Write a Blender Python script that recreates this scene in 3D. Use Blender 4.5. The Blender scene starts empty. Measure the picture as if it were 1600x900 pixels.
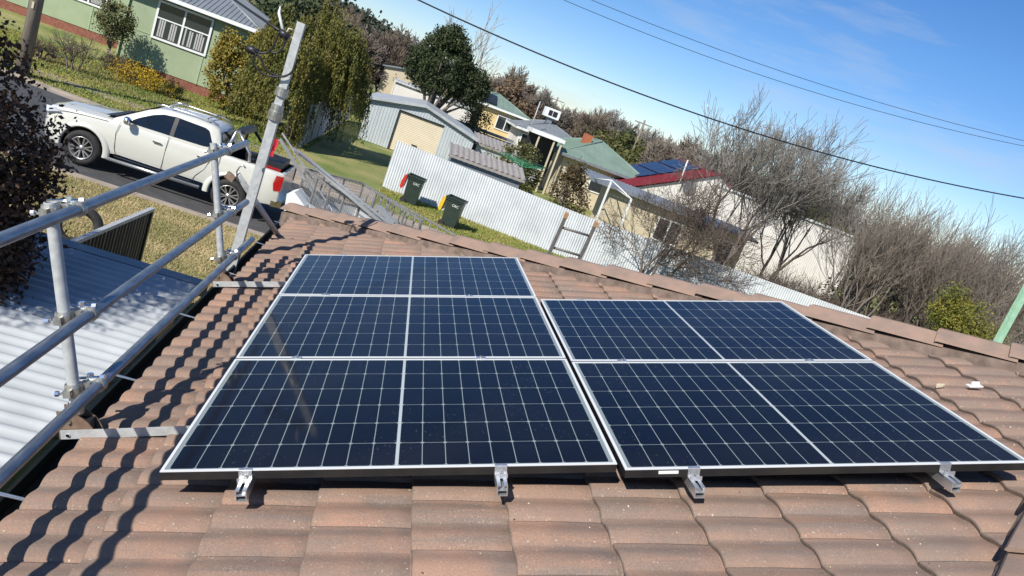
import bpy, bmesh, math, random
import numpy as np
from mathutils import Vector, Matrix, noise as mnoise
random.seed(7); NR = np.random.default_rng(11)
D = bpy.data; SC = bpy.context.scene; COL = SC.collection
# ------------------------------------------------------------------ camera
F = 1172.988
CAM = np.array([0.468082, -2.591920, 4.509227])
RW = np.array([[0.93198056, -0.10748560, 0.34620671], [0.30682371, -0.27472418, -0.91125509], [0.19305816, 0.95549645, -0.22305846]])
cd = D.cameras.new('camera'); cam = D.objects.new('camera', cd); COL.objects.link(cam)
cd.sensor_width = 36; cd.lens = F / 1600 * 36; cd.clip_start = .05; cd.clip_end = 6000
m = Matrix.Identity(4)
for i in range(3):
    m[i][0] = RW[0][i]; m[i][1] = -RW[1][i]; m[i][2] = -RW[2][i]; m[i][3] = CAM[i]
cam.matrix_world = m; SC.camera = cam
# ------------------------------------------------------------------ sky and sun
SUN = Vector((-.498, -.595, .631)).normalized()
w = D.worlds.new('World'); SC.world = w; w.use_nodes = True
nt = w.node_tree; nt.nodes.clear(); N = nt.nodes.new; LK = nt.links.new
out = N('ShaderNodeOutputWorld'); bg = N('ShaderNodeBackground'); sky = N('ShaderNodeTexSky')
sky.sky_type = 'NISHITA'; sky.sun_disc = False; sky.sun_elevation = math.asin(SUN.z); sky.sun_rotation = math.atan2(SUN.x, SUN.y)
sky.altitude = 300; sky.air_density = 1.0; sky.dust_density = .0; sky.ozone_density = 3.0
tc = N('ShaderNodeTexCoord'); mp = N('ShaderNodeMapping'); mp.inputs['Scale'].default_value = (1.2, 1.2, 7); mp.inputs['Rotation'].default_value = (.35, .1, .4)
nz = N('ShaderNodeTexNoise'); nz.inputs['Scale'].default_value = 2.6; nz.inputs['Detail'].default_value = 7; nz.inputs['Roughness'].default_value = .62
cr = N('ShaderNodeValToRGB'); cr.color_ramp.elements[0].position = .50; cr.color_ramp.elements[1].position = .80
cr.color_ramp.elements[1].color = (.55, .55, .55, 1); cr.color_ramp.elements[0].color = (0, 0, 0, 1)
mx = N('ShaderNodeMixRGB'); mx.inputs[2].default_value = (6.5, 7.0, 7.6, 1)
LK(tc.outputs['Generated'], mp.inputs[0]); LK(mp.outputs[0], nz.inputs[0]); LK(nz.outputs[0], cr.inputs[0]); LK(cr.outputs[0], mx.inputs[0])
hs = N('ShaderNodeHueSaturation'); hs.inputs['Saturation'].default_value = 1.25; tint = N('ShaderNodeMixRGB'); tint.blend_type = 'MULTIPLY'; tint.inputs[0].default_value = 1; tint.inputs[2].default_value = (1.10, 1.13, 1.32, 1)
LK(sky.outputs[0], hs.inputs['Color']); LK(hs.outputs[0], tint.inputs[1]); LK(tint.outputs[0], mx.inputs[1]); LK(mx.outputs[0], bg.inputs[0]); bg.inputs[1].default_value = .076; LK(bg.outputs[0], out.inputs[0])
sl = D.lights.new('sun', 'SUN'); sl.energy = 4.9; sl.angle = math.radians(.53); sl.color = (1, .955, .88)
so = D.objects.new('sun', sl); COL.objects.link(so); so.rotation_euler = SUN.to_track_quat('Z', 'Y').to_euler(); so.location = (0, 0, 30)
vs = SC.view_settings; vs.view_transform = 'Standard'; vs.look = 'None'; vs.gamma = 1; vs.exposure = 0.3
SC.render.engine = 'CYCLES'; SC.cycles.max_bounces = 6
# ------------------------------------------------------------------ coordinates
def ray(x, y): return RW.T @ np.array([x - 800, y - 450, F])
def at(x, y, Y):                      # the point of the world plane y = Y that the survey sees at (x, y)
    d = ray(x, y); return Vector(CAM + d * (Y - CAM[1]) / d[1])
def gz(x, y, z=0.0):
    d = ray(x, y); return Vector(CAM + d * (z - CAM[2]) / d[2])
TH = math.radians(18); Z0 = 2.83
UU = Vector((math.cos(TH), 0, math.sin(TH))); VV = Vector((0, 1, 0)); WW = Vector((-math.sin(TH), 0, math.cos(TH)))
def RF(u, v, w): return Vector((0, 0, Z0)) + UU * u + VV * v + WW * w
# ------------------------------------------------------------------ materials
MATS = {}
def nodes(name):
    mt = D.materials.new(name); mt.use_nodes = True; t = mt.node_tree; return mt, t, t.nodes['Principled BSDF']
def setp(b, **k):
    for a, v in k.items(): b.inputs[a.replace('_', ' ')].default_value = v
def mat(name, c, rough=.7, metal=0, c2=None, scale=3, detail=6, bump=0, bscale=None, lo=.35, hi=.65, spec=.5, stretch=(1, 1, 1), dist=.02, **k):
    mt, t, b = nodes(name)
    b.inputs['Base Color'].default_value = (*c, 1); setp(b, Roughness=rough, Metallic=metal); b.inputs['Specular IOR Level'].default_value = spec
    for a, v in k.items(): b.inputs[a.replace('_', ' ')].default_value = v
    L = t.links.new
    if c2 or bump:
        tc = t.nodes.new('ShaderNodeTexCoord'); mp = t.nodes.new('ShaderNodeMapping'); mp.inputs['Scale'].default_value = stretch
        L(tc.outputs['Object'], mp.inputs[0])
    if c2:
        n = t.nodes.new('ShaderNodeTexNoise'); n.inputs['Scale'].default_value = scale; n.inputs['Detail'].default_value = detail; L(mp.outputs[0], n.inputs[0])
        r = t.nodes.new('ShaderNodeValToRGB'); r.color_ramp.elements[0].position = lo; r.color_ramp.elements[1].position = hi
        r.color_ramp.elements[0].color = (*c, 1); r.color_ramp.elements[1].color = (*c2, 1)
        L(n.outputs[0], r.inputs[0]); L(r.outputs[0], b.inputs['Base Color'])
    if bump:
        n2 = t.nodes.new('ShaderNodeTexNoise'); n2.inputs['Scale'].default_value = bscale or scale * 6; n2.inputs['Detail'].default_value = 5; L(mp.outputs[0], n2.inputs[0])
        bp = t.nodes.new('ShaderNodeBump'); bp.inputs['Strength'].default_value = bump; bp.inputs['Distance'].default_value = dist
        L(n2.outputs[0], bp.inputs['Height']); L(bp.outputs[0], b.inputs['Normal'])
    MATS[name] = mt; return mt
def math_n(t, op, a, b=None, c=None):
    n = t.nodes.new('ShaderNodeMath'); n.operation = op
    for i, v in enumerate((a, b, c)):
        if v is None: continue
        if isinstance(v, (int, float)): n.inputs[i].default_value = v
        else: t.links.new(v, n.inputs[i])
    return n.outputs[0]
def mixc(t, f, a, b):
    n = t.nodes.new('ShaderNodeMixRGB')
    for i, v in ((0, f), (1, a), (2, b)):
        if isinstance(v, (int, float)): n.inputs[i].default_value = v
        elif isinstance(v, tuple): n.inputs[i].default_value = (*v, 1)
        else: t.links.new(v, n.inputs[i])
    return n.outputs[0]
def tile_mat(name, ca, cb, cc, dark=1.0):
    mt, t, b = nodes(name); L = t.links.new
    at_ = t.nodes.new('ShaderNodeAttribute'); at_.attribute_name = 'rc'
    sx = t.nodes.new('ShaderNodeSeparateXYZ'); L(at_.outputs['Vector'], sx.inputs[0])
    u, v, idr = sx.outputs
    def nse(sc, detail=5, vec=None, stretch=None, rough=.6):
        n = t.nodes.new('ShaderNodeTexNoise'); n.inputs['Scale'].default_value = sc; n.inputs['Detail'].default_value = detail; n.inputs['Roughness'].default_value = rough
        if stretch:
            mp = t.nodes.new('ShaderNodeMapping'); mp.inputs['Scale'].default_value = stretch; L(at_.outputs['Vector'], mp.inputs[0]); L(mp.outputs[0], n.inputs[0])
        else: L(at_.outputs['Vector'], n.inputs[0])
        return n.outputs[0]
    def ramp(x, lo, hi):
        r = t.nodes.new('ShaderNodeMapRange'); r.inputs[1].default_value = lo; r.inputs[2].default_value = hi; L(x, r.inputs[0]); return r.outputs[0]
    wn = t.nodes.new('ShaderNodeTexWhiteNoise'); wn.noise_dimensions = '1D'; L(math_n(t, 'FLOOR', math_n(t, 'MULTIPLY', idr, 97.0)), wn.inputs['W'])
    streak = ramp(nse(1, 4, stretch=(1.6, 17, 30)), .38, .62)
    c = mixc(t, streak, ca, cb)
    c = mixc(t, ramp(nse(1, 3, stretch=(3, 3, 40)), .5, .68), c, cc)
    c = mixc(t, math_n(t, 'MULTIPLY', ramp(nse(2.2, 5), .45, .75), .5), c, (ca[0] * .6, ca[1] * .68, ca[2] * .72))
    grain = ramp(nse(160, 3), .3, .7); c = mixc(t, math_n(t, 'MULTIPLY', grain, .42), c, (.085, .058, .045)); c = mixc(t, math_n(t, 'MULTIPLY', ramp(nse(230, 2), .56, .70), .30), c, (.46, .36, .29))
    c = mixc(t, math_n(t, 'MULTIPLY', wn.outputs['Value'], .42), c, (.245, .185, .15))
    lapf = math_n(t, 'FRACT', math_n(t, 'DIVIDE', math_n(t, 'SUBTRACT', u, -.51), .358)); lap = ramp(lapf, .80, 1.0)
    c = mixc(t, math_n(t, 'MULTIPLY', math_n(t, 'MULTIPLY', lap, ramp(nse(9, 4), .3, .7)), .6), c, (.12, .09, .072))
    # lichen specks, thick only in patches
    vo = t.nodes.new('ShaderNodeTexVoronoi'); vo.inputs['Scale'].default_value = 75; L(at_.outputs['Vector'], vo.inputs['Vector'])
    sp = ramp(vo.outputs['Distance'], .28, .16); pat = ramp(nse(1, 6, stretch=(7, 26, 0), rough=.7), .47, .62)
    c = mixc(t, math_n(t, 'MULTIPLY', math_n(t, 'MULTIPLY', sp, pat), .48), c, (.50, .45, .36))
    vo2 = t.nodes.new('ShaderNodeTexVoronoi'); vo2.inputs['Scale'].default_value = 22; L(at_.outputs['Vector'], vo2.inputs['Vector'])
    c = mixc(t, math_n(t, 'MULTIPLY', ramp(vo2.outputs['Distance'], .09, .05), .7), c, (.55, .5, .4))
    L(c, b.inputs['Base Color']); setp(b, Roughness=.88); b.inputs['Specular IOR Level'].default_value = .3
    bp = t.nodes.new('ShaderNodeBump'); bp.inputs['Strength'].default_value = .5; bp.inputs['Distance'].default_value = .004
    L(math_n(t, 'ADD', nse(90, 6), math_n(t, 'MULTIPLY', nse(14, 4), .8)), bp.inputs['Height']); L(bp.outputs[0], b.inputs['Normal'])
    MATS[name] = mt; return mt
TILE = tile_mat('roof_tile', (.345, .212, .148), (.235, .176, .142), (.43, .240, .158))
CAPM = mat('cap_tile', (.31, .205, .152), .88, c2=(.225, .165, .13), scale=7, bump=.5, bscale=90, dist=.004)
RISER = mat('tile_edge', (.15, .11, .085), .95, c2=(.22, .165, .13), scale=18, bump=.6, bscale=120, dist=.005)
MORTAR = mat('mortar', (.11, .08, .062), .95, c2=(.20, .145, .115), scale=14, bump=.9, bscale=60, dist=.01)
def cell_mat():
    mt, t, b = nodes('pv_cells'); L = t.links.new
    a = t.nodes.new('ShaderNodeAttribute'); a.attribute_name = 'rc'; sx = t.nodes.new('ShaderNodeSeparateXYZ'); L(a.outputs['Vector'], sx.inputs[0]); x, y, idn = sx.outputs
    M = lambda op, p, q=None, r=None: math_n(t, op, p, q, r)
    pxw = .0921; pyw = .183
    x1 = M('SUBTRACT', M('ABSOLUTE', M('SUBTRACT', x, .861)), .0055); y1 = M('SUBTRACT', y, .018)
    fx = M('FRACT', M('DIVIDE', x1, pxw)); fy = M('FRACT', M('DIVIDE', y1, pyw))
    dx = M('MULTIPLY', M('SUBTRACT', .5, M('ABSOLUTE', M('SUBTRACT', fx, .5))), pxw)
    dy = M('MULTIPLY', M('SUBTRACT', .5, M('ABSOLUTE', M('SUBTRACT', fy, .5))), pyw)
    m_ = M('MAXIMUM', M('LESS_THAN', dx, .0017), M('LESS_THAN', dy, .0014))
    m_ = M('MAXIMUM', m_, M('LESS_THAN', M('ADD', dx, dy), .0105))
    for cnd in (M('LESS_THAN', x1, .0), M('GREATER_THAN', x1, 9 * pxw), M('LESS_THAN', y1, 0.), M('GREATER_THAN', y1, 6 * pyw)): m_ = M('MAXIMUM', m_, cnd)
    bb = M('FRACT', M('DIVIDE', y1, pyw / 11)); bus = M('LESS_THAN', M('ABSOLUTE', M('SUBTRACT', bb, .5)), .035)
    n = t.nodes.new('ShaderNodeTexWhiteNoise'); n.noise_dimensions = '3D'
    cb = t.nodes.new('ShaderNodeCombineXYZ'); L(M('FLOOR', M('DIVIDE', x1, pxw)), cb.inputs[0]); L(M('FLOOR', M('DIVIDE', y1, pyw)), cb.inputs[1]); L(idn, cb.inputs[2]); L(cb.outputs[0], n.inputs[0])
    cell = mixc(t, n.outputs['Value'], (.0010, .0018, .0060), (.0022, .0026, .0095))
    cell = mixc(t, M('MULTIPLY', bus, .55), cell, (.035, .042, .05))
    dn = t.nodes.new('ShaderNodeTexNoise'); dn.inputs['Scale'].default_value = 1.3; dn.inputs['Detail'].default_value = 8; L(a.outputs['Vector'], dn.inputs[0]); cell = mixc(t, M('MULTIPLY', M('POWER', dn.outputs[0], 3.0), .10), cell, (.16, .155, .14))
    vo = t.nodes.new('ShaderNodeTexVoronoi'); vo.inputs['Scale'].default_value = 48; L(a.outputs['Vector'], vo.inputs['Vector'])
    nn = t.nodes.new('ShaderNodeTexNoise'); nn.inputs['Scale'].default_value = 2.3; nn.inputs['Detail'].default_value = 4; L(a.outputs['Vector'], nn.inputs[0])
    pr = t.nodes.new('ShaderNodeMapRange'); pr.inputs[1].default_value = .46; pr.inputs[2].default_value = .68; L(nn.outputs[0], pr.inputs[0])
    dots = M('MULTIPLY', M('LESS_THAN', vo.outputs['Distance'], .11), pr.outputs[0])
    col = mixc(t, m_, cell, mixc(t, M('MAXIMUM', M('LESS_THAN', M('ABSOLUTE', M('SUBTRACT', x, .861)), .006), 0.0), (.23, .265, .255), (.42, .45, .45))); col = mixc(t, M('MULTIPLY', dots, .6), col, (.30, .31, .30))
    L(col, b.inputs['Base Color']); setp(b, Roughness=.45); b.inputs['Specular IOR Level'].default_value = .12
    b.inputs['Coat Weight'].default_value = 1; b.inputs['Coat Roughness'].default_value = .06; b.inputs['Coat IOR'].default_value = 1.20
    return mt
CELL = cell_mat()
SILVER = mat('anodised_silver', (.70, .71, .71), .4, .1)
BLACKAL = mat('black_anodised', (.02, .02, .022), .38, .3, c2=(.035, .033, .03), scale=9)
ALU = mat('mill_aluminium', (.72, .73, .74), .33, .8, c2=(.6, .62, .64), scale=20)
GALV = mat('galvanised_tube', (.18, .215, .26), .34, .7, c2=(.32, .35, .38), scale=16, stretch=(3, .6, 3), bump=.15, bscale=40, dist=.003)
GALVR = mat('weathered_galvanised', (.42, .43, .42), .55, .2, c2=(.54, .55, .54), scale=22, bump=.3, bscale=60, dist=.003)
ZINC = mat('zinc_coupler', (.55, .54, .49), .42, .8, c2=(.36, .34, .29), scale=30)
RUST = mat('rusty_bracket', (.19, .115, .075), .75, .3, c2=(.30, .22, .16), scale=18, bump=.4, bscale=80, dist=.003)
GUTTER = mat('dark_gutter', (.012, .018, .016), .5, c2=(.02, .024, .02), scale=6)
BLK = mat('black_rubber', (.015, .015, .016), .8, c2=(.03, .028, .026), scale=12, bump=.3, bscale=60)
BLKP = mat('black_plastic', (.018, .018, .02), .45)
CAGE = mat('dull_galvanised', (.17, .17, .165), .6, .2, c2=(.25, .25, .24), scale=14)
CORR = mat('zincalume_sheet', (.36, .385, .395), .42, .0, c2=(.46, .485, .495), scale=3.5, lo=.3, hi=.7)
WFENCE = mat('white_steel_sheet', (.50, .525, .53), .5, 0, c2=(.60, .625, .63), scale=1.5)
GWALL = mat('grey_steel_wall', (.44, .48, .50), .5, .05, c2=(.50, .54, .55), scale=1.2)
CREAMD = mat('cream_roller_door', (.64, .55, .40), .55, c2=(.68, .59, .44), scale=2)
GREEN = mat('pale_green_cladding', (.285, .345, .21), .8, c2=(.325, .385, .24), scale=1.6)
GREEND = mat('green_trim', (.33, .42, .25), .7)
BRICK = mat('red_brick', (.20, .065, .04), .9, c2=(.27, .11, .075), scale=9, bump=.5, bscale=30)
WHITE = mat('white_paint', (.76, .77, .74), .5)
CREAM = mat('cream_wall', (.52, .45, .31), .85, c2=(.58, .50, .35), scale=1.2)
YELL = mat('yellow_wall', (.62, .47, .22), .85, c2=(.66, .51, .26), scale=1)
WREND = mat('white_render', (.66, .63, .58), .85, c2=(.72, .69, .64), scale=.8)
GREYROOF = mat('grey_iron_roof', (.20, .22, .24), .55, .3, c2=(.25, .27, .29), scale=1.5)
PALEROOF = mat('pale_iron_roof', (.20, .22, .235), .5, .2, c2=(.25, .27, .285), scale=1.5)
GREENROOF = mat('green_iron_roof', (.17, .24, .19), .6, .1, c2=(.21, .285, .23), scale=1.2)
REDROOF = mat('red_iron_roof', (.17, .016, .024), .6, .0, c2=(.21, .02, .03), scale=1.4)
BROWNROOF = mat('weathered_iron_roof', (.26, .24, .22), .75, c2=(.33, .30, .27), scale=5)
GLASSD = mat('dark_window_glass', (.03, .036, .04), .06, spec=.8)
CURT = mat('net_curtain', (.42, .42, .40), .9)
PAINT = mat('pearl_white_paint', (.60, .595, .53), .3, Coat_Weight=1.0, Coat_Roughness=.05)
CARGL = mat('car_glass', (.008, .011, .014), .04, spec=.7)
CHROME = mat('chrome', (.82, .83, .85), .12, 1)
ALLOY = mat('alloy_wheel', (.52, .51, .50), .3, .8)
REDL = mat('red_lens', (.38, .012, .012), .15, Coat_Weight=1.0)
REDC = mat('red_cloth', (.50, .02, .035), .8)
LAMP = mat('headlamp_lens', (.55, .60, .66), .08, Coat_Weight=1.0)
BING = mat('dark_green_bin', (.022, .036, .027), .45, c2=(.032, .046, .035), scale=8)
BINLID = mat('dark_bin_lid', (.014, .026, .019), .4)
BYEL = mat('yellow_bin_lid', (.66, .42, .02), .45); BRED = mat('red_bin_lid', (.50, .03, .02), .45)
WOODP = mat('weathered_pole', (.19, .155, .12), .9, c2=(.27, .225, .18), scale=6, stretch=(3, 3, .3), bump=.6, bscale=30)
LADW = mat('grey_ladder', (.15, .14, .13), .6, .2, c2=(.20, .185, .165), scale=14)
TAN = mat('tan_end_cap', (.42, .25, .13), .7)
GPOST = mat('mint_green_paint', (.30, .52, .33), .7, c2=(.38, .60, .41), scale=12, bump=.3, bscale=40)
GRN = mat('green_wire', (.05, .25, .13), .5)
CABLE = mat('black_cable', (.012, .012, .014), .5)
BARK = mat('bark', (.13, .105, .085), .95, c2=(.20, .165, .135), scale=9, bump=.5, bscale=30)
TWIG = mat('twigs', (.14, .108, .084), .95, c2=(.28, .235, .19), scale=1.0)
TWIGG = mat('grey_twigs', (.15, .132, .112), .95, c2=(.30, .275, .24), scale=1.0)
TWIGR = mat('russet_twigs', (.14, .108, .082), .95, c2=(.23, .18, .13), scale=1.0)
TWIGD = mat('dark_twigs', (.095, .07, .055), .95, c2=(.15, .115, .09), scale=1.5)
DEAD = mat('dead_branch', (.36, .32, .27), .9)
def leafm(name, a, b, sc=1.2, tr=.25):
    mt = mat(name, a, .65, c2=b, scale=sc, detail=5, lo=.35, hi=.65, spec=.3)
    return mt
LF_DK = leafm('dark_evergreen_leaves', (.028, .042, .016), (.06, .075, .028), 1.5)
LF_PEP = leafm('olive_weeping_leaves', (.085, .095, .018), (.16, .14, .03), 1.0)
LF_YEL = leafm('yellow_green_leaves', (.16, .15, .025), (.30, .22, .035), 1.6)
LF_SHR = leafm('shrub_leaves', (.085, .10, .03), (.16, .15, .055), 2)
LF_YS = leafm('citrus_shrub_leaves', (.09, .11, .018), (.21, .185, .03), 2)
LF_BRM = leafm('yellow_broom_flowers', (.30, .21, .015), (.46, .30, .02), 3)
LF_MAR = leafm('maroon_leaves', (.055, .034, .02), (.13, .065, .036), 4)
LF_CON = leafm('bronze_conifer_leaves', (.05, .04, .022), (.11, .075, .03), 2.5)
LF_OLV = leafm('olive_leaves', (.06, .07, .02), (.12, .115, .035), .7)
LF_RUS = leafm('russet_leaves', (.12, .078, .045), (.19, .13, .075), .7)
LF_HIL = leafm('far_wood_leaves', (.035, .045, .03), (.07, .075, .05), .08)
STRAW = mat('straw_blades', (.52, .42, .22), .9, c2=(.28, .26, .10), scale=1.1)
GBLADE = mat('green_blades', (.17, .225, .04), .9, c2=(.34, .30, .09), scale=.5)
GRASS = mat('lawn', (.135, .18, .035), .95, c2=(.31, .28, .10), scale=.45, detail=9, bump=.8, bscale=9, dist=.05)
DRYG = mat('dry_lawn', (.44, .36, .19), .95, c2=(.27, .25, .10), scale=.8, detail=10, bump=.9, bscale=14, dist=.04)
ASPH = mat('asphalt', (.055, .055, .058), .9, c2=(.075, .073, .072), scale=3, bump=.4, bscale=120, dist=.006)
CONC = mat('concrete', (.29, .24, .185), .9, c2=(.38, .315, .25), scale=2, bump=.3, bscale=50, dist=.004)
DIRT = mat('garden_soil', (.11, .085, .055), .95, c2=(.16, .13, .075), scale=4, bump=.8, bscale=20)
TERR = mat('distant_terrain', (.10, .115, .05), .95, c2=(.16, .15, .075), scale=.05)
# ------------------------------------------------------------------ mesh helpers
class MB:
    def __init__(s): s.v = []; s.f = []; s.mi = []; s.sm = []; s.rc = None; s.m = 0; s.smooth = False
    def add(s, vs, fs):
        o = len(s.v); s.v.extend([tuple(p) for p in vs])
        for f in fs: s.f.append([i + o for i in f]); s.mi.append(s.m); s.sm.append(s.smooth)
        return s
    def box(s, c, d, R=None, bev=0):
        c = Vector(c); hx, hy, hz = d[0] / 2, d[1] / 2, d[2] / 2
        ps = [Vector((x, y, z)) for z in (-hz, hz) for x, y in ((-hx, -hy), (hx, -hy), (hx, hy), (-hx, hy))]
        if R is not None: ps = [R @ p for p in ps]
        return s.add([c + p for p in ps], [(3, 2, 1, 0), (4, 5, 6, 7), (0, 1, 5, 4), (1, 2, 6, 5), (2, 3, 7, 6), (3, 0, 4, 7)])
    def lo_hi(s, a, b): return s.box([(p + q) / 2 for p, q in zip(a, b)], [abs(q - p) for p, q in zip(a, b)])
    def fbox(s, fn, a, b):            # box between two corners of a mapped frame
        ps = [fn(x, y, z) for z in (a[2], b[2]) for x, y in ((a[0], a[1]), (b[0], a[1]), (b[0], b[1]), (a[0], b[1]))]
        return s.add(ps, [(3, 2, 1, 0), (4, 5, 6, 7), (0, 1, 5, 4), (1, 2, 6, 5), (2, 3, 7, 6), (3, 0, 4, 7)])
    def tube(s, pts, r, seg=12, caps=True, sm=True, inner=None):
        pts = [Vector(p) for p in pts]; n = len(pts); rs = r if isinstance(r, (list, tuple)) else [r] * n
        old = s.smooth; s.smooth = sm; vs = []; prev = None
        for i, p in enumerate(pts):
            t = (pts[min(i + 1, n - 1)] - pts[max(i - 1, 0)]).normalized()
            if prev is None:
                a = Vector((0, 0, 1)) if abs(t.z) < .9 else Vector((1, 0, 0)); x = t.cross(a).normalized()
            else: x = (prev - t * prev.dot(t)).normalized()
            prev = x; y = t.cross(x)
            for k in range(seg):
                an = 2 * math.pi * k / seg; vs.append(p + (x * math.cos(an) + y * math.sin(an)) * rs[i])
        fs = [(i * seg + k, i * seg + (k + 1) % seg, (i + 1) * seg + (k + 1) % seg, (i + 1) * seg + k) for i in range(n - 1) for k in range(seg)]
        s.add(vs, fs); s.smooth = False; o = len(s.v) - len(vs)
        if caps:
            for idx in (list(range(seg))[::-1], [(n - 1) * seg + k for k in range(seg)]):
                s.f.append([o + i for i in idx]); s.mi.append(s.m); s.sm.append(False)
        s.smooth = old; return s
    def lathe(s, c, axis, prof, seg=24, sm=True):   # prof: (distance along axis, radius)
        ax = Vector(axis).normalized(); c = Vector(c); a = Vector((0, 0, 1)) if abs(ax.z) < .9 else Vector((1, 0, 0))
        x = ax.cross(a).normalized(); y = ax.cross(x); vs = []
        for h, r in prof:
            for k in range(seg):
                an = 2 * math.pi * k / seg; vs.append(c + ax * h + (x * math.cos(an) + y * math.sin(an)) * r)
        old = s.smooth; s.smooth = sm
        s.add(vs, [(i * seg + k, i * seg + (k + 1) % seg, (i + 1) * seg + (k + 1) % seg, (i + 1) * seg + k) for i in range(len(prof) - 1) for k in range(seg)])
        s.smooth = old; return s
    def prism(s, poly, ext):
        n = len(poly); e = Vector(ext); vs = [Vector(p) for p in poly] + [Vector(p) + e for p in poly]
        return s.add(vs, [list(range(n))[::-1], list(range(n, 2 * n))] + [(i, (i + 1) % n, n + (i + 1) % n, n + i) for i in range(n)])
    def sheet(s, o, a, b, n, prof, thick=0):  # corrugated sheet: o origin, a vector along corrugation count, b vector along the ribs
        o = Vector(o); a = Vector(a); b = Vector(b); nn = a.cross(b).normalized(); L = a.length; vs = []
        for i in range(n + 1):
            p = o + a * (i / n); d = nn * prof(L * i / n); vs += [p + d, p + b + d]
        old = s.smooth; s.smooth = True; s.add(vs, [(2 * i, 2 * i + 2, 2 * i + 3, 2 * i + 1) for i in range(n)]); s.smooth = old; return s
    def build(s, name, mats, parent=None):
        me = D.meshes.new(name); me.from_pydata(s.v, [], s.f)
        if not isinstance(mats, (list, tuple)): mats = [mats]
        for m_ in mats: me.materials.append(m_)
        me.polygons.foreach_set('material_index', s.mi); me.polygons.foreach_set('use_smooth', s.sm)
        if s.rc is not None:
            at_ = me.attributes.new('rc', 'FLOAT_VECTOR', 'POINT'); at_.data.foreach_set('vector', np.array(s.rc, dtype=np.float32).ravel())
        me.update(); o = D.objects.new(name, me); COL.objects.link(o)
        if parent is not None: o.parent = parent; o.matrix_parent_inverse = parent.matrix_basis.inverted()
        return o
def tag(o, label=None, cat=None, group=None, kind=None):
    if label: o['label'] = label
    if cat: o['category'] = cat
    if group: o['group'] = group
    if kind: o['kind'] = kind
    return o
def thing(name, label, cat, loc=(0, 0, 0), group=None, rz=0):
    o = D.objects.new(name, None); o.empty_display_size = .1; COL.objects.link(o); o.location = loc; o.rotation_euler = (0, 0, rz)
    return tag(o, label, cat, group)
def local(o): o.matrix_parent_inverse = Matrix.Identity(4); return o   # the mesh is in its thing's own frame
def copy_thing(src, loc, rz=0, label=None, scale=1.0, group=None):
    r = src.copy(); COL.objects.link(r); r.location = loc; r.rotation_euler = (0, 0, rz); r.scale = (scale, scale, scale if not isinstance(scale, tuple) else 1)
    if label: r['label'] = label
    if group: r['group'] = group
    for ch in list(src.children):
        c = ch.copy(); COL.objects.link(c); c.parent = r
        for g in list(ch.children):
            d = g.copy(); COL.objects.link(d); d.parent = c
    return r
def quads_obj(name, V, mats, parent=None, mi=None):    # V: (n,4,3) array, one object
    n = len(V); me = D.meshes.new(name); me.vertices.add(4 * n); me.vertices.foreach_set('co', np.ascontiguousarray(V, dtype=np.float32).ravel())
    me.loops.add(4 * n); me.loops.foreach_set('vertex_index', np.arange(4 * n, dtype=np.int32))
    me.polygons.add(n); me.polygons.foreach_set('loop_start', np.arange(0, 4 * n, 4, dtype=np.int32)); me.polygons.foreach_set('loop_total', np.full(n, 4, dtype=np.int32))
    if not isinstance(mats, (list, tuple)): mats = [mats]
    for m_ in mats: me.materials.append(m_)
    if mi is not None: me.polygons.foreach_set('material_index', mi.astype(np.int32))
    me.update(calc_edges=True); me.validate(); o = D.objects.new(name, me); COL.objects.link(o)
    if parent is not None: o.parent = parent
    return o
# ------------------------------------------------------------------ setting
def flat(name, x0, y0, x1, y1, z, mt, n=1):
    b = MB(); b.add([(x0, y0, z), (x1, y0, z), (x1, y1, z), (x0, y1, z)], [(0, 1, 2, 3)]); return tag(b.build(name, mt), kind='structure')
flat('ground', -1500, -400, 1800, 3000, -.02, GRASS)
flat('nature_strip', -40, 4.5, 40, 13.85, .0, DRYG)
flat('road', -200, 14.15, 200, 26.5, -.012, ASPH)
b = MB()
for x in range(-40, 40): b.lo_hi((x * 1.5 + .006, 13.85, -.1), (x * 1.5 + 1.494, 14.15, .02))
tag(b.build('kerb', CONC), kind='structure')
KL = lambda x: 22.9 - .17 * (max(-24, min(x, 16)) + 10.7)
b = MB()
for x in range(-40, 40):
    kf = lambda a, c, z: Vector((a, c + KL(a), z))
    b.fbox(kf, (x * 1.5 + .006, .0, -.1), (x * 1.5 + 1.494, .25, .05)); b.fbox(kf, (x * 1.5 + .006, -.4, -.1), (x * 1.5 + 1.494, -.004, .0))
tag(b.build('far_kerb', CONC), kind='structure')
b = MB()
for k in range(2):
    b.lo_hi((-3.0 + k * 1.56, 21.9, -.05), (-1.47 + k * 1.56, 24.4, .03))
b.lo_hi((-30, 24.6, -.05), (-3.02, 25.5, .02))
tag(b.build('driveway', CONC), kind='structure')
flat('garden_bed', -14.2, 27.0, -8.2, 31.4, .004, DIRT)
b = MB(); b.add([(-60, KL(-60) + .25, -.004), (-24, KL(-24) + .25, -.004), (16, KL(16) + .25, -.004), (80, KL(80) + .25, -.004), (80, 34, -.004), (-60, 34, -.004)], [(0, 1, 2, 3, 4, 5)]); tag(b.build('verge', GRASS), kind='structure')
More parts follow.
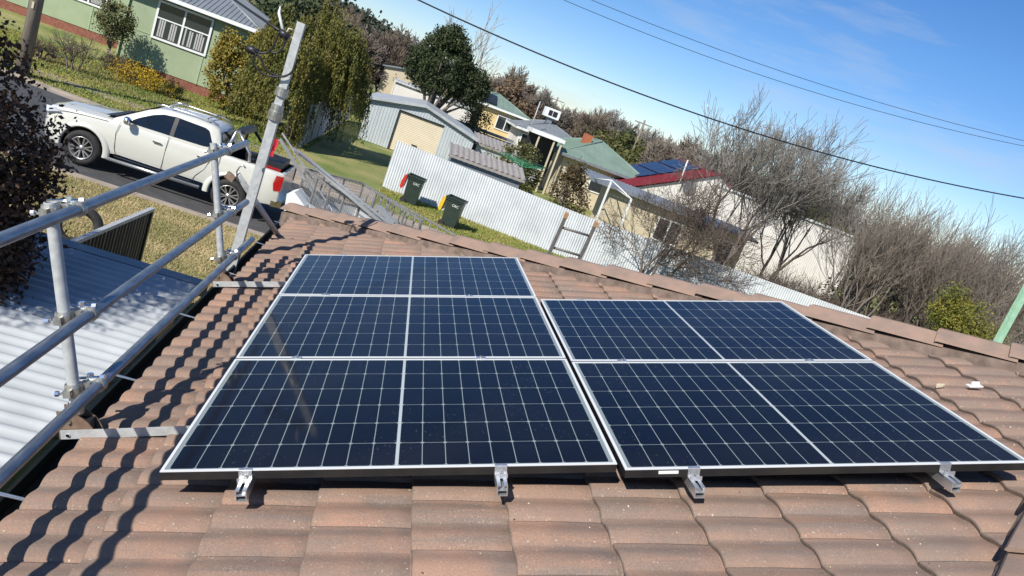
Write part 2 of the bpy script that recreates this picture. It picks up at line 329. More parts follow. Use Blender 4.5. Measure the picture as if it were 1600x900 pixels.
# wooded hill far behind on the left, its wood one mass
def hill_h(x, y):
    return 40 * math.exp(-((x + 170) / 190) ** 2 - ((y - 640) / 150) ** 2) + 5 * mnoise.noise(Vector((x / 60, y / 60, 0)))
b = MB(); nx, ny = 60, 24; vs = []
for j in range(ny + 1):
    for i in range(nx + 1):
        x = -620 + 900 * i / nx; y = 380 + 520 * j / ny; e = min(i, nx - i, j, ny - j); vs.append((x, y, hill_h(x, y) - 6 if e else -8))
b.smooth = True; b.add(vs, [(j * (nx + 1) + i, j * (nx + 1) + i + 1, (j + 1) * (nx + 1) + i + 1, (j + 1) * (nx + 1) + i) for j in range(ny) for i in range(nx)])
tag(b.build('hill', TERR), kind='structure')
def rand_quads(C_, size, up=.0, flatn=None, asp=1.0):
    n = len(C_); a = NR.normal(size=(n, 3)); a /= np.linalg.norm(a, axis=1)[:, None]; c = NR.normal(size=(n, 3)); c[:, 2] += up
    c -= a * (a * c).sum(1)[:, None]; c /= np.linalg.norm(c, axis=1)[:, None]
    s = (size * NR.uniform(.6, 1.3, n))[:, None]; h1 = a * s * .5 * asp; h2 = c * s * .5
    return np.stack([C_ - h2, C_ + h1 * .9, C_ + h2, C_ - h1 * .9], 1)
def far_wood():
    Cs = []
    for _ in range(2600):
        x = NR.uniform(-560, 220); y = NR.uniform(420, 760); z = hill_h(x, y) - 6
        if z < 2: continue
        r = NR.uniform(4, 8); k = NR.normal(size=(34, 3)) * (r * .5, r * .5, r * .45) + (x, y, z + r * .6); Cs.append(k)
    Cs = np.concatenate(Cs); return rand_quads(Cs, 3.2)
tag(quads_obj('hillside_wood', far_wood(), LF_HIL), kind='stuff')
# ------------------------------------------------------------------ house with the tiled roof
house = thing('house', 'house with brown concrete tile roof carrying the solar panels', 'house', (2, 1, 0))
U0 = -.51; GAUGE = .358; WP = .156
def vn(u): return .915 * u - 3.43
def vf(u): return 5.42 - .88 * u
AP = 4.931; APV = 1.081
def tprof(p):                        # wave of the tile, p in waves
    p = p % 1.0
    if p < .38: return math.sin(math.pi / 2 * p / .38)
    return .5 + .5 * math.cos(math.pi * (p - .38) / .60) if p < .98 else 0
def tile_face(name, fn, u0, u1, v0, v1, clips, seed=1, vper=13):
    rnd = random.Random(seed); b = MB(); rc = []
    nw0 = math.floor(v0 / WP); nw1 = math.ceil(v1 / WP)
    samp = sorted(set([i / vper for i in range(vper)] + [.02, .98]))
    ncourse = int(math.ceil((u1 - u0) / GAUGE)); tilec = {}
    for ci in range(ncourse):
        ua = u0 + ci * GAUGE; ub = ua + GAUGE + .012; vs = []
        seq = []
        for k in range(nw0, nw1):
            for s_ in samp: seq.append(k + s_)
        for j, q in enumerate(seq):
            tid = math.floor((q + (ci % 2)) / 2); key = (ci, tid)
            if key not in tilec: tilec[key] = (rnd.random(), rnd.uniform(-.004, .004), rnd.uniform(-.0022, .0022))
            r_, ju, jw = tilec[key]; ph = (q + (ci % 2)) % 2
            h = .0168 * tprof(q) - .160 + jw
            if ph < .035 or ph > 1.985: h -= .007
            uf = ua + ju + .004 * mnoise.noise(Vector((q * 1.7, ci * 3.1, seed)))
            for uu, ww in ((uf + .003, h - .012), (uf, h + .0145), (uf + .005, h + .019), (ua + .19, h + .012), (ub, h + .0)):
                vs.append(fn(uu, q * WP, ww)); rc.append((uu, q * WP, r_))
        n = len(seq); o = len(b.v); b.v.extend([tuple(p) for p in vs])
        for j in range(n - 1):
            a = o + j * 5; c = a + 5
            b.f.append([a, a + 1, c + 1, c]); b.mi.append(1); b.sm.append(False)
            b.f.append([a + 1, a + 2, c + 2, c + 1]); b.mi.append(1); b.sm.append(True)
            for k in (2, 3): b.f.append([a + k, a + k + 1, c + k + 1, c + k]); b.mi.append(0); b.sm.append(True)
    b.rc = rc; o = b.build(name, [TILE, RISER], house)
    bm = bmesh.new(); bm.from_mesh(o.data)
    for co, no in clips:
        bmesh.ops.bisect_plane(bm, geom=bm.verts[:] + bm.edges[:] + bm.faces[:], plane_co=co, plane_no=no, clear_outer=True)
    bm.to_mesh(o.data); bm.free(); return o
HA = RF(U0 - .05, vf(U0 - .05), -.15); HB = RF(AP, APV, -.15); HC = RF(U0 - .05, vn(U0 - .05), -.15)
Xeave = HA.x; zeave = HA.z; Yf = HA.y; Yn = HC.y; APX = HB.x; zr = HB.z; XE = 12.5
nf = (HB - HA); nf = Vector((-nf.y, nf.x, 0)).normalized()      # pointing +x +y side
if nf.y < 0: nf = -nf
nn_ = (HB - HC); nn_ = Vector((-nn_.y, nn_.x, 0)).normalized()
if nn_.y > 0: nn_ = -nn_
tile_face('roof_tiles', RF, U0, AP + .1, -4, 6.2, [(HA, nf), (HC, nn_)], 3)
# face B (far side) and face C (near side), same tiles
def face_frame(y_eave, y_ridge, zE, zR, sgn):
    run = abs(y_ridge - y_eave); al = math.atan2(zR - zE, run); ud = Vector((0, sgn * math.cos(al), math.sin(al))); wd = Vector((0, -sgn * math.sin(al), math.cos(al)))
    org = Vector((0, y_eave, zE)) + wd * .15
    return (lambda u, v, w_: org + ud * u + Vector((1, 0, 0)) * v + wd * w_), run / math.cos(al)
fB, lB = face_frame(Yf, HB.y, zeave, zr, -1); fC, lC = face_frame(Yn, HB.y, zeave, zr, 1)
tile_face('roof_tiles', fB, 0, lB, Xeave, XE, [(HA, -nf), (Vector((0, HB.y, 0)), Vector((0, -1, 0)))], 5, 7)
tile_face('roof_tiles', fC, 0, lC, Xeave, XE, [(HC, -nn_), (Vector((0, HB.y, 0)), Vector((0, 1, 0)))], 8, 9)
# hip and ridge caps: each cap a folded tile bedded on mortar
def cap_line(A, B_, first, n_skip=0, gap=.40, rise=.075, mort=.10, name='hip_cap'):
    A = Vector(A); B_ = Vector(B_); d = (B_ - A); L = d.length; d.normalize(); s_ = d.cross(Vector((0, 0, 1))).normalized(); up = s_.cross(d).normalized()
    k = 0; x = first
    while x < L - .1:
        bb = MB(); bb.smooth = True; ln = gap + .05; j = random.uniform(-.009, .009); tw_ = random.uniform(-.012, .012); tq_ = random.uniform(-.004, .004); wv = .150
        def sec(t, lift, wd, th):
            c = A + d * (x + t) + up * (rise + lift + tq_) + s_ * (j + tw_ * t)
            o_ = [(-wd, -.080), (-wd * .97, -.064), (-wd * .34, -.007), (-wd * .26, -.001), (wd * .26, -.001), (wd * .34, -.007), (wd * .97, -.064), (wd, -.080)]
            i_ = [(wd - .012, -.080), (wd * .5, -.04), (0, -.014), (-wd * .5, -.04), (-wd + .012, -.080)]
            return [c + s_ * p + up * q for p, q in o_ + i_]
        S = [sec(0, .022, wv, 0), sec(.012, .026, wv, 0), sec(ln * .5, .012, wv - .006, 0), sec(ln, -.004, wv - .012, 0)]
        vs = [p for q in S for p in q]; n = len(S[0]); fs = []
        for a in range(3):
            for q in range(n): fs.append((a * n + q, a * n + (q + 1) % n, (a + 1) * n + (q + 1) % n, (a + 1) * n + q))
        bb.add(vs, fs); bb.add(S[0], [list(range(n))[::-1]]); bb.add(S[3], [list(range(n))]); ob_ = bb.build(name, CAPM, house); ob_.data.set_sharp_from_angle(angle=math.radians(26)); x += gap; k += 1
    mo = MB(); n = int(L / .04); vs = []
    for i in range(n + 1):
        c = A + d * (L * i / n); q = .010 * mnoise.noise(Vector((i * .21, 3.3, A.y))); r_ = .012 * mnoise.noise(Vector((i * .33, 7.3, A.x)))
        for p, h in ((-.160 + r_, -.16), (-.136 + q, -.012), (-.08, .01), (.08, .01), (.136 + r_, -.012), (.160 + q, -.16)): vs.append(c + s_ * p + up * (h + rise - .075))
    mo.smooth = True; mo.add(vs, [(i * 6 + k, i * 6 + k + 1, i * 6 + k + 7, i * 6 + k + 6) for i in range(n) for k in range(5)]); mo.build('cap_mortar', MORTAR, house)
hupA = Vector((0, 0, 0))
def hip_pt(u, v, w=-.15): return RF(u, v, w)
cap_line(hip_pt(U0 - .02, vf(U0 - .02)), hip_pt(AP, APV), -.02, rise=.118)
cap_line(hip_pt(U0 - .02, vn(U0 - .02)), hip_pt(AP, APV), .06, rise=.118)
cap_line(hip_pt(AP, APV) + Vector((.05, 0, 0)), Vector((XE, HB.y, zr)), 0, rise=.118, name='ridge_cap')
# gutter, fascia, walls
def gutter(A, B_, outd):
    A = Vector(A); B_ = Vector(B_); o = Vector(outd); g = MB(); Z = Vector((0, 0, 1)); e = (B_ - A)
    prof = [(.0, -.02), (.0, -.13), (.125, -.13), (.125, -.035), (.137, -.028), (.140, -.04), (.132, -.142), (-.006, -.142), (-.006, -.02)]
    g.prism([A + o * x + Z * z for x, z in prof], e); return g.build('gutter', GUTTER, house)
gz_ = RF(U0, 0, -.19).z; gx = RF(U0, 0, -.19).x
gutter((gx - .0, Yn - .1, gz_ - .01), (gx, Yf + .08, gz_ - .01), (-1, 0, 0))
gutter((gx, Yf + .02, gz_ - .01), (XE, Yf + .02, gz_ - .01), (0, 1, 0)); gutter((gx, Yn - .02, gz_ - .01), (XE, Yn - .02, gz_ - .01), (0, -1, 0))
for v in (-2.1, -1.0, .1, 1.25, 2.3, 3.4, 4.5, 5.5):       # silver gutter straps
    s_ = MB(); s_.fbox(lambda x, y, z: Vector((gx - x, y, gz_ - .02 + z)), (-.05, v, .028), (.137, v + .018, .031)); s_.build('gutter_strap', ALU, house)
bw = MB(); zi = gz_ - .16
bw.lo_hi((gx + .45, Yn + .45, -.05), (XE - .05, Yf - .45, zi)); bw.build('wall', BRICK, house)
bs = MB(); bs.lo_hi((gx + .012, Yn + .012, zi + .004), (XE - .02, Yf - .012, zi + .02)); bs.build('soffit', WHITE, house)
bs = MB(); bs.prism([(XE - .06, Yn + .3, zi + .03), (XE - .06, Yf - .3, zi + .03), (XE - .06, HB.y, zr - .12)], (.1, 0, 0)); bs.build('gable', WHITE, house)
# ------------------------------------------------------------------ solar panels, rails and clamps
PL, PD, PG = 1.722, 1.134, .020
def panel(u0, v0, label, idn):
    p = thing('solar_panel', label, 'solar panel', RF(u0, v0, -.035), 'solar panels on the tiled roof')
    g = MB(); lip = .012
    ps = [(lip, lip), (PL - lip, lip), (PL - lip, PD - lip), (lip, PD - lip)]
    g.add([RF(u0 + x, v0 + y, -.0015) for x, y in ps], [(0, 1, 2, 3)]); g.rc = [(x, y, idn) for x, y in ps]; g.build('cell_sheet', CELL, p)
    f = MB(); q = lambda x, y, z: RF(u0 + x, v0 + y, z)
    for a, c in (((0, 0), (PL, lip)), ((0, PD - lip), (PL, PD)), ((0, lip), (lip, PD - lip)), ((PL - lip, lip), (PL, PD - lip))): f.fbox(q, (*a, -.004), (*c, .0))
    f.build('frame_lip', SILVER, p)
    f = MB()
    for a, c in (((.0012, .0012), (PL - .0012, .004)), ((.0012, PD - .004), (PL - .0012, PD - .0012)), ((.0012, .004), (.004, PD - .004)), ((PL - .004, .004), (PL - .0012, PD - .004))): f.fbox(q, (*a, -.038), (*c, -.0042))
    f.fbox(q, (.004, .004, -.0085), (PL - .004, PD - .004, -.006))
    f.build('frame_side', BLACKAL, p); return p
du = PL + .0208; dv = -.045; st = PD + PG
pn = [panel(0, 0, 'solar panel nearest the gutter in the front row, beside the scaffold arm', 1),
      panel(0, st, 'middle solar panel of the three stacked on the gutter side', 2),
      panel(0, 2 * st, 'solar panel farthest up the array, alone in the back row', 3),
      panel(du, dv, 'front-row solar panel on the ridge side, with white sticker on its frame', 4),
      panel(du, dv + st, 'solar panel on the ridge side behind the front-row one', 5)]
s_ = MB(); s_.fbox(lambda x, y, z: RF(du + x, dv + y, z), (.135, -.0025, -.022), (.215, .0008, -.010)); s_.build('sticker', WHITE, pn[3])
def rail(u, v0, v1, ends, mids, label):
    r = thing('mounting_rail', label, 'mounting rail', RF(u, v0, -.08), 'mounting rails under the panels')
    q = lambda x, y, z: RF(u + x, y, z); b = MB(); y0 = v0 - .085
    for a, c in (((-.02, -.082), (.02, -.078)), ((-.02, -.078), (-.0165, -.037)), ((.0165, -.078), (.02, -.037)), ((-.0165, -.040), (-.006, -.0365)), ((.006, -.040), (.0165, -.0365)), ((-.0165, -.060), (.0165, -.057))):
        b.fbox(q, (a[0], y0, a[1]), (c[0], v1 + .04, c[1]))
    b.build('extrusion', ALU, r)
    for v in (v0 + .35, (v0 + v1) / 2, v1 - .3):
        t = MB(); t.fbox(q, (.021, v, -.16), (.027, v + .035, -.045)); t.fbox(q, (-.02, v, -.165), (.06, v + .035, -.158)); t.build('tile_hook', ALU, r)
    for v, sg in ((v0, -1), (v1, 1)):
        t = MB(); a = lambda x, y, z: q(x, v + sg * y, z)
        t.fbox(a, (-.024, -.010, .0005), (.024, .004, .0035)); t.fbox(a, (-.024, .002, -.034), (.024, .0055, .0005)); t.fbox(a, (-.024, .0055, -.0365), (.024, .034, -.033)); t.fbox(a, (-.024, .031, -.033), (.024, .034, -.018))
        c = t.build('end_clamp', ALU, r); k = MB(); k.lathe(a(0, .018, -.033), WW, [(0, 0), (0, .0075), (.010, .0075), (.010, .004), (.004, .004), (.004, 0)], 10, False); k.build('bolt', ZINC, c)
    for v in mids:
        t = MB(); t.fbox(q, (-.025, v - .006, .0008), (.025, v + PG + .006, .0042)); t.fbox(q, (-.025, v + .002, -.034), (.025, v + PG - .002, .0008))
        c = t.build('mid_clamp', ALU, r); k = MB(); k.lathe(q(0, v + PG / 2, .004), WW, [(0, .007), (.008, .007), (.008, 0)], 10, False); k.build('bolt', ZINC, c)
rail(.345 - .04, 0, 3 * st - PG, 0, [PD, PD + st], 'rail whose clamp is nearest the gutter on the front panel edge')
rail(1.262, 0, 3 * st - PG, 0, [PD, PD + st], 'rail ending near the middle of the front edge, second clamp from gutter')
rail(2.02, dv, dv + 2 * st - PG, 0, [dv + PD], 'rail ending beside the white sticker on the black frame')
rail(3.085, dv, dv + 2 * st - PG, 0, [dv + PD], 'rail ending farthest from the gutter on the front edge')
# ------------------------------------------------------------------ edge protection scaffold on the gutter side
RAILW = {'top': .855, 'mid': .405, 'low': .08}; RAILU = -.45
TU = {'top': 'topmost galvanised guardrail tube along the gutter', 'mid': 'middle galvanised guardrail tube along the gutter', 'low': 'lowest galvanised guardrail tube just above the gutter'}
for k, w_ in RAILW.items():
    ve = 3.62 if k != 'mid' else 3.5
    b = MB(); ax = [RF(RAILU, -4.4, w_), RF(RAILU, ve, w_)]; b.tube(ax, .0242, 24, caps=False); b.tube(ax[::-1], .0205, 24, caps=False)
    o = Vector(ax[1]); d = VV; b.lathe(o, d, [(0, .0242), (.0, .0205)], 24, False); b.lathe(o - d * .25, d, [(0, 0.0205), (0.001, 0)], 24)
    tag(b.build('guardrail_tube', GALV), TU[k], 'scaffold tube', 'guardrail tubes of the roof edge scaffold')
def coupler(v, w_, label):
    c = thing('scaffold_coupler', label, 'coupler', RF(-.50, v, w_), 'couplers joining rails to posts')
    q = lambda x, y, z: RF(-.5 + x, v + y, w_ + z)
    b = MB()
    b.lathe(q(-.03, -.0, -.028), WW, [(0, .026), (0, .033), (.012, .036), (.044, .036), (.056, .033), (.056, .026)], 20, False)     # ring round the post
    b.lathe(q(.05, .035, 0), VV, [(0, .0245), (0, .030), (.006, .033), (.032, .033), (.038, .030), (.038, .0245)], 20, False)     # ring round the rail
    b.fbox(q, (-.012, .012, -.022), (.03, .055, .022)); b.fbox(q, (-.05, -.06, -.016), (-.02, -.03, .016)); b.build('clamp_ring', ZINC, c)
    b = MB(); b.tube([q(-.06, .04, .034), q(.075, .052, .036)], .0065, 8)
    b.lathe(q(.062, .05, .036), UU, [(0, 0), (0, .013), (.018, .013), (.018, 0)], 6, False); b.lathe(q(.02, .052, .022), WW, [(0, 0), (0, .014), (.03, .014), (.03, 0)], 6, False)
    b.build('bolt', CHROME, c); b = MB(); b.tube([q(-.080, -.045, .0), q(-.02, -.05, 0)], .0065, 8)
    b.lathe(q(-.085, -.045, 0), UU, [(0, 0), (0, .012), (.014, .012), (.014, 0)], 6, False); b.build('bolt', CHROME, c)
def post(v, top, name_lab, armv, arml):
    p = thing('guardrail_post', name_lab, 'guardrail post', RF(-.53, v, -.16), 'posts of the roof edge scaffold')
    b = MB(); a, c = RF(-.53, v, -.02), RF(-.53, v, top); b.tube([a, c], .0242, 24, caps=False); b.tube([c, a], .020, 24, caps=False); b.lathe(c, WW, [(0, .0242), (0, .02)], 24, False)
    b.build('tube', GALVR, p)
    b = MB(); b.lathe(RF(-.53, v, -.03), WW, [(0, .02), (0, .03), (.05, .03), (.05, .024)], 16, False); b.build('collar', ZINC, p)
    for s_ in (-.036, .036):              # two quarter-round cheek plates
        pl = [(-.065, -.005)] + [(-.065, -.135), (.085, -.135)] + [(-.065 + .15 * math.cos(t), -.135 + .13 * math.sin(t)) for t in [i * math.pi / 16 for i in range(1, 8)]]
        b = MB(); b.prism([RF(-.53 + x, v + s_ - .003, z) for x, z in pl], VV * .006); pp = b.build('cheek_plate', RUST, p)
        if s_ < 0:
            for x, z in ((-.02, -.05), (-.025, -.112)): b = MB(); b.lathe(RF(-.53 + x, v + s_ - .003, z), -VV, [(0, 0), (0, .013), (.006, .013), (.006, .008), (.014, .008), (.014, 0)], 6, False); b.build('bolt', CHROME, pp)
    b = MB(); b.fbox(lambda x, y, z: RF(-.53 + x, v + y, z), (-.06, -.03, -.118), (.06, .03, -.06)); b.build('hinge_block', BLKP, p)
    b = MB(); q = lambda x, y, z: RF(-.53 + x, v + y + (x) * armv, z)
    b.fbox(q, (-.055, -.045, -.131), (arml, -.042 + .038, -.126)); b.fbox(q, (-.055, -.045, -.126), (arml, -.041, -.09)); b.build('roof_arm', GALVR, p)
post(.57, .89, 'galvanised post on rusty bracket nearer the camera, carrying all three rails', .06, .85)
post(2.97, .91, 'galvanised post on rusty bracket farther along, standing before the white truck', .03, .85)
for v, s_ in ((.57, 'near'), (2.97, 'far')):
    for k, w_ in RAILW.items():
        coupler(v, w_ - .0, 'zinc coupler clamping the %s rail to the %s post' % ({'top': 'top', 'mid': 'middle', 'low': 'lowest'}[k], s_))
# ------------------------------------------------------------------ service mast
ms = thing('service_mast', 'square galvanised service mast rising past the end of the guardrails', 'mast', (-.58, 3.85, 0))
b = MB(); b.lo_hi((-.617, 3.808, 0), (-.543, 3.882, 3.75)); b.build('lower_tube', GALVR, ms)
b = MB(); b.lo_hi((-.611, 3.814, 3.75), (-.549, 3.876, 4.52)); b.build('upper_tube', GALVR, ms)
b = MB(); b.lathe((-.58, 3.845, 3.72), (0, 0, 1), [(0, .05), (.0, .058), (.07, .060), (.075, .052), (.13, .050), (.13, .04)], 20, False); b.build('collar', ZINC, ms); b = MB(); b.lathe((-.58, 3.845, 3.92), (0, 0, 1), [(0, .04), (0, .054), (.07, .052), (.07, .04)], 20, False); b.build('collar', ZINC, ms)
pA = at(443, 52, 3.85); pB = at(395, 78, 3.85)
b = MB(); b.tube([(-.6, 3.85, at(461, 62, 3.85).z), pA + Vector((0.02, 0, 0))], .008, 8); b.tube([pA + Vector((.02, 0, 0)), pA + Vector((.03, 0, .05)), pA + Vector((.06, 0, .05))], .008, 8); b.build('insulated_hook', CREAM, ms)
b = MB(); b.tube([pA, at(436, 20, 3.9), at(438, 10, 3.9)], [.012, .012, .004], 8); b.build('rod_insulator', WHITE, ms)
b = MB()
b.tube([pA + Vector((-.03, 0, 0)), pA + Vector((.05, 0, -.02))], .032, 10); b.tube([pB + Vector((-.05, 0, 0)), pB + Vector((.05, 0, -.01))], .030, 10); b.build('cable_clamp', BLKP, ms)
def cable_obj(name, groups, r, parent):
    b = MB()
    for pts in groups:
        P_ = [Vector(p) for p in pts]; o = []
        for i in range(len(P_) - 1):
            a, p, q, c = P_[max(i - 1, 0)], P_[i], P_[i + 1], P_[min(i + 2, len(P_) - 1)]
            for k in range(7):
                t = k / 7; o.append(.5 * ((2 * p) + (q - a) * t + (2 * a - 5 * p + 4 * q - c) * t * t + (3 * p - a - 3 * q + c) * t ** 3))
        o.append(P_[-1]); b.tube(o, r, 7)
    return b.build(name, CABLE, parent)
Q = lambda *l: [at(x, y, 3.78) for x, y in l]
cable_obj('cable', [Q((436, 50), (428, 70), (417, 82), (404, 82), (398, 76)), Q((442, 52), (444, 70), (434, 82), (424, 82)), Q((395, 80), (408, 92), (415, 108), (440, 120), (456, 112), (462, 98)),
                    Q((400, 84), (396, 100), (412, 116), (436, 120), (455, 115))], .0075, ms)
# service line coming in from the street pole
cable = MB(); A0 = at(437, 48, 3.85); B0 = Vector((-11.4, 23.4, 7.6)); pts = [A0.lerp(B0, t) - Vector((0, 0, .9 * 4 * t * (1 - t) * .5)) for t in [i / 30 for i in range(31)]]
cable.tube(pts, .011, 8); tag(cable.build('service_cable', CABLE), 'black service cable running from the square mast towards the street pole', 'cable')
# brace with hook beside the mast
br = thing('brace_tube', 'slanting galvanised brace tube with a hook crossing behind the mast', 'brace', at(440, 376, 4.9))
b = MB(); b.tube([at(371, 272, 4.1), at(440, 376, 4.85)], .026, 20); b.build('tube', GALVR, br)
b = MB(); H_ = lambda *l: [at(x, y, 4.08) for x, y in l]; b.tube(H_((370, 285), (370, 268), (374, 261), (380, 258), (384, 263)), .007, 8); b.build('hook', ZINC, br)
b = MB(); b.box(at(360, 276, 4.1), (.075, .06, .055), Matrix.Rotation(.32, 3, 'Y')); b.build('rubber_pad', RUST, br)
# ------------------------------------------------------------------ lean-to roof below the gutter
cp = thing('carport', 'low carport with zincalume corrugated roof below the gutter', 'carport', (-3, 1, 0))
b = MB(); n = 900; Yc0, Yc1 = -5.5, 4.12; slope = .02
b.sheet((-7.0, Yc0, 2.03), (0, Yc1 - Yc0, 0), (6.22, 0, .06), n, lambda s: .0085 * (1.9 * math.sin(2 * math.pi * s / .122) - .5 * abs(math.sin(2 * math.pi * s / .122)))); b.build('roof_sheet', CORR, cp)
b = MB(); b.add([(-7.0, Yc0, 2.005), (-.8, Yc0, 2.06), (-.8, Yc1, 2.06), (-7.0, Yc1, 2.005)], [(0, 1, 2, 3)]); b.build('lining', CORR, cp)
b = MB(); b.fbox(lambda x, y, z: Vector((x, y, z + (x + 7) * .0095)), (-7.0, 4.0, 2.045), (-.78, 4.03 + .13, 2.058)); b.fbox(lambda x, y, z: Vector((x, y, z + (x + 7) * .0095)), (-7.0, 4.148, 1.90), (-.78, 4.16, 2.045)); b.build('barge_flashing', GREYROOF, cp)
b = MB()
for x, y in ((-6.8, 4.0), (-3.9, 4.0), (-1.0, 4.0), (-6.8, -5.2), (-1, -5.2), (-6.8, -.6)): b.lo_hi((x - .04, y - .04, 0), (x + .04, y + .04, 2.0))
b.build('frame', GALVR, cp)
# corrugated side fence running to the street, tyre on the grass
fe = thing('fence_panel', 'short dark corrugated fence panel with steel top rail standing on the dry lawn', 'fence', (-2.3, 6.5, 0))
FX = gz(238, 325, 1.5)
xa, ya = gz(128, 371, 1.5).x, gz(128, 371, 1.5).y; DRKF = mat('bronze_sheet', (.075, .06, .042), .5, c2=(.10, .08, .055), scale=3)
fd = (Vector((FX.x, FX.y, 0)) - Vector((xa, ya, 0))).normalized(); F0 = Vector((xa, ya, 0)) - fd * 1.6; F1 = Vector((FX.x, FX.y, 0)); Ln = (F1 - F0).length
b = MB(); b.sheet(F0 + Vector((0, 0, .05)), F1 - F0, (0, 0, 1.41), int(Ln / .012), lambda s: .014 * (1 if (s % .10) < .04 else -1)); b.build('sheet', DRKF, fe)
sd = fd.cross(Vector((0, 0, 1))); ff = lambda x, y, z: F0 + fd * x + sd * y + Vector((0, 0, z))
b = MB(); b.fbox(ff, (0, -.03, 1.46), (Ln + .02, .03, 1.505)); b.fbox(ff, (0, -.02, .04), (Ln, .02, .10)); b.build('top_rail', GALVR, fe)
b = MB(); b.fbox(ff, (Ln - .03, -.028, 0), (Ln + .02, .028, 1.458)); b.fbox(ff, (-.03, -.028, 0), (.02, .028, 1.458)); b.build('post', DRKF, fe)
def tyre_prof(R, W_, r0):
    return [(-W_ / 2 + .02, r0), (-W_ / 2, r0 + .03), (-W_ / 2 - .005, (r0 + R) / 2), (-W_ / 2 + .01, R - .035), (-W_ / 2 + .03, R - .01), (-W_ / 4, R), (W_ / 4, R), (W_ / 2 - .03, R - .01), (W_ / 2 - .01, R - .035), (W_ / 2 + .005, (r0 + R) / 2), (W_ / 2, r0 + .03), (W_ / 2 - .02, r0)]
b = MB(); tyc = gz(119, 362, .12); b.lathe(Vector((tyc.x + .1, tyc.y - .25, .30)), Vector((.35, -1, .5)), [*tyre_prof(.36, .20, .22), (-.08, .22)], 40)
tag(b.build('tyre', BLK), 'loose black tyre lying on the dry grass by the fence panel', 'tyre')
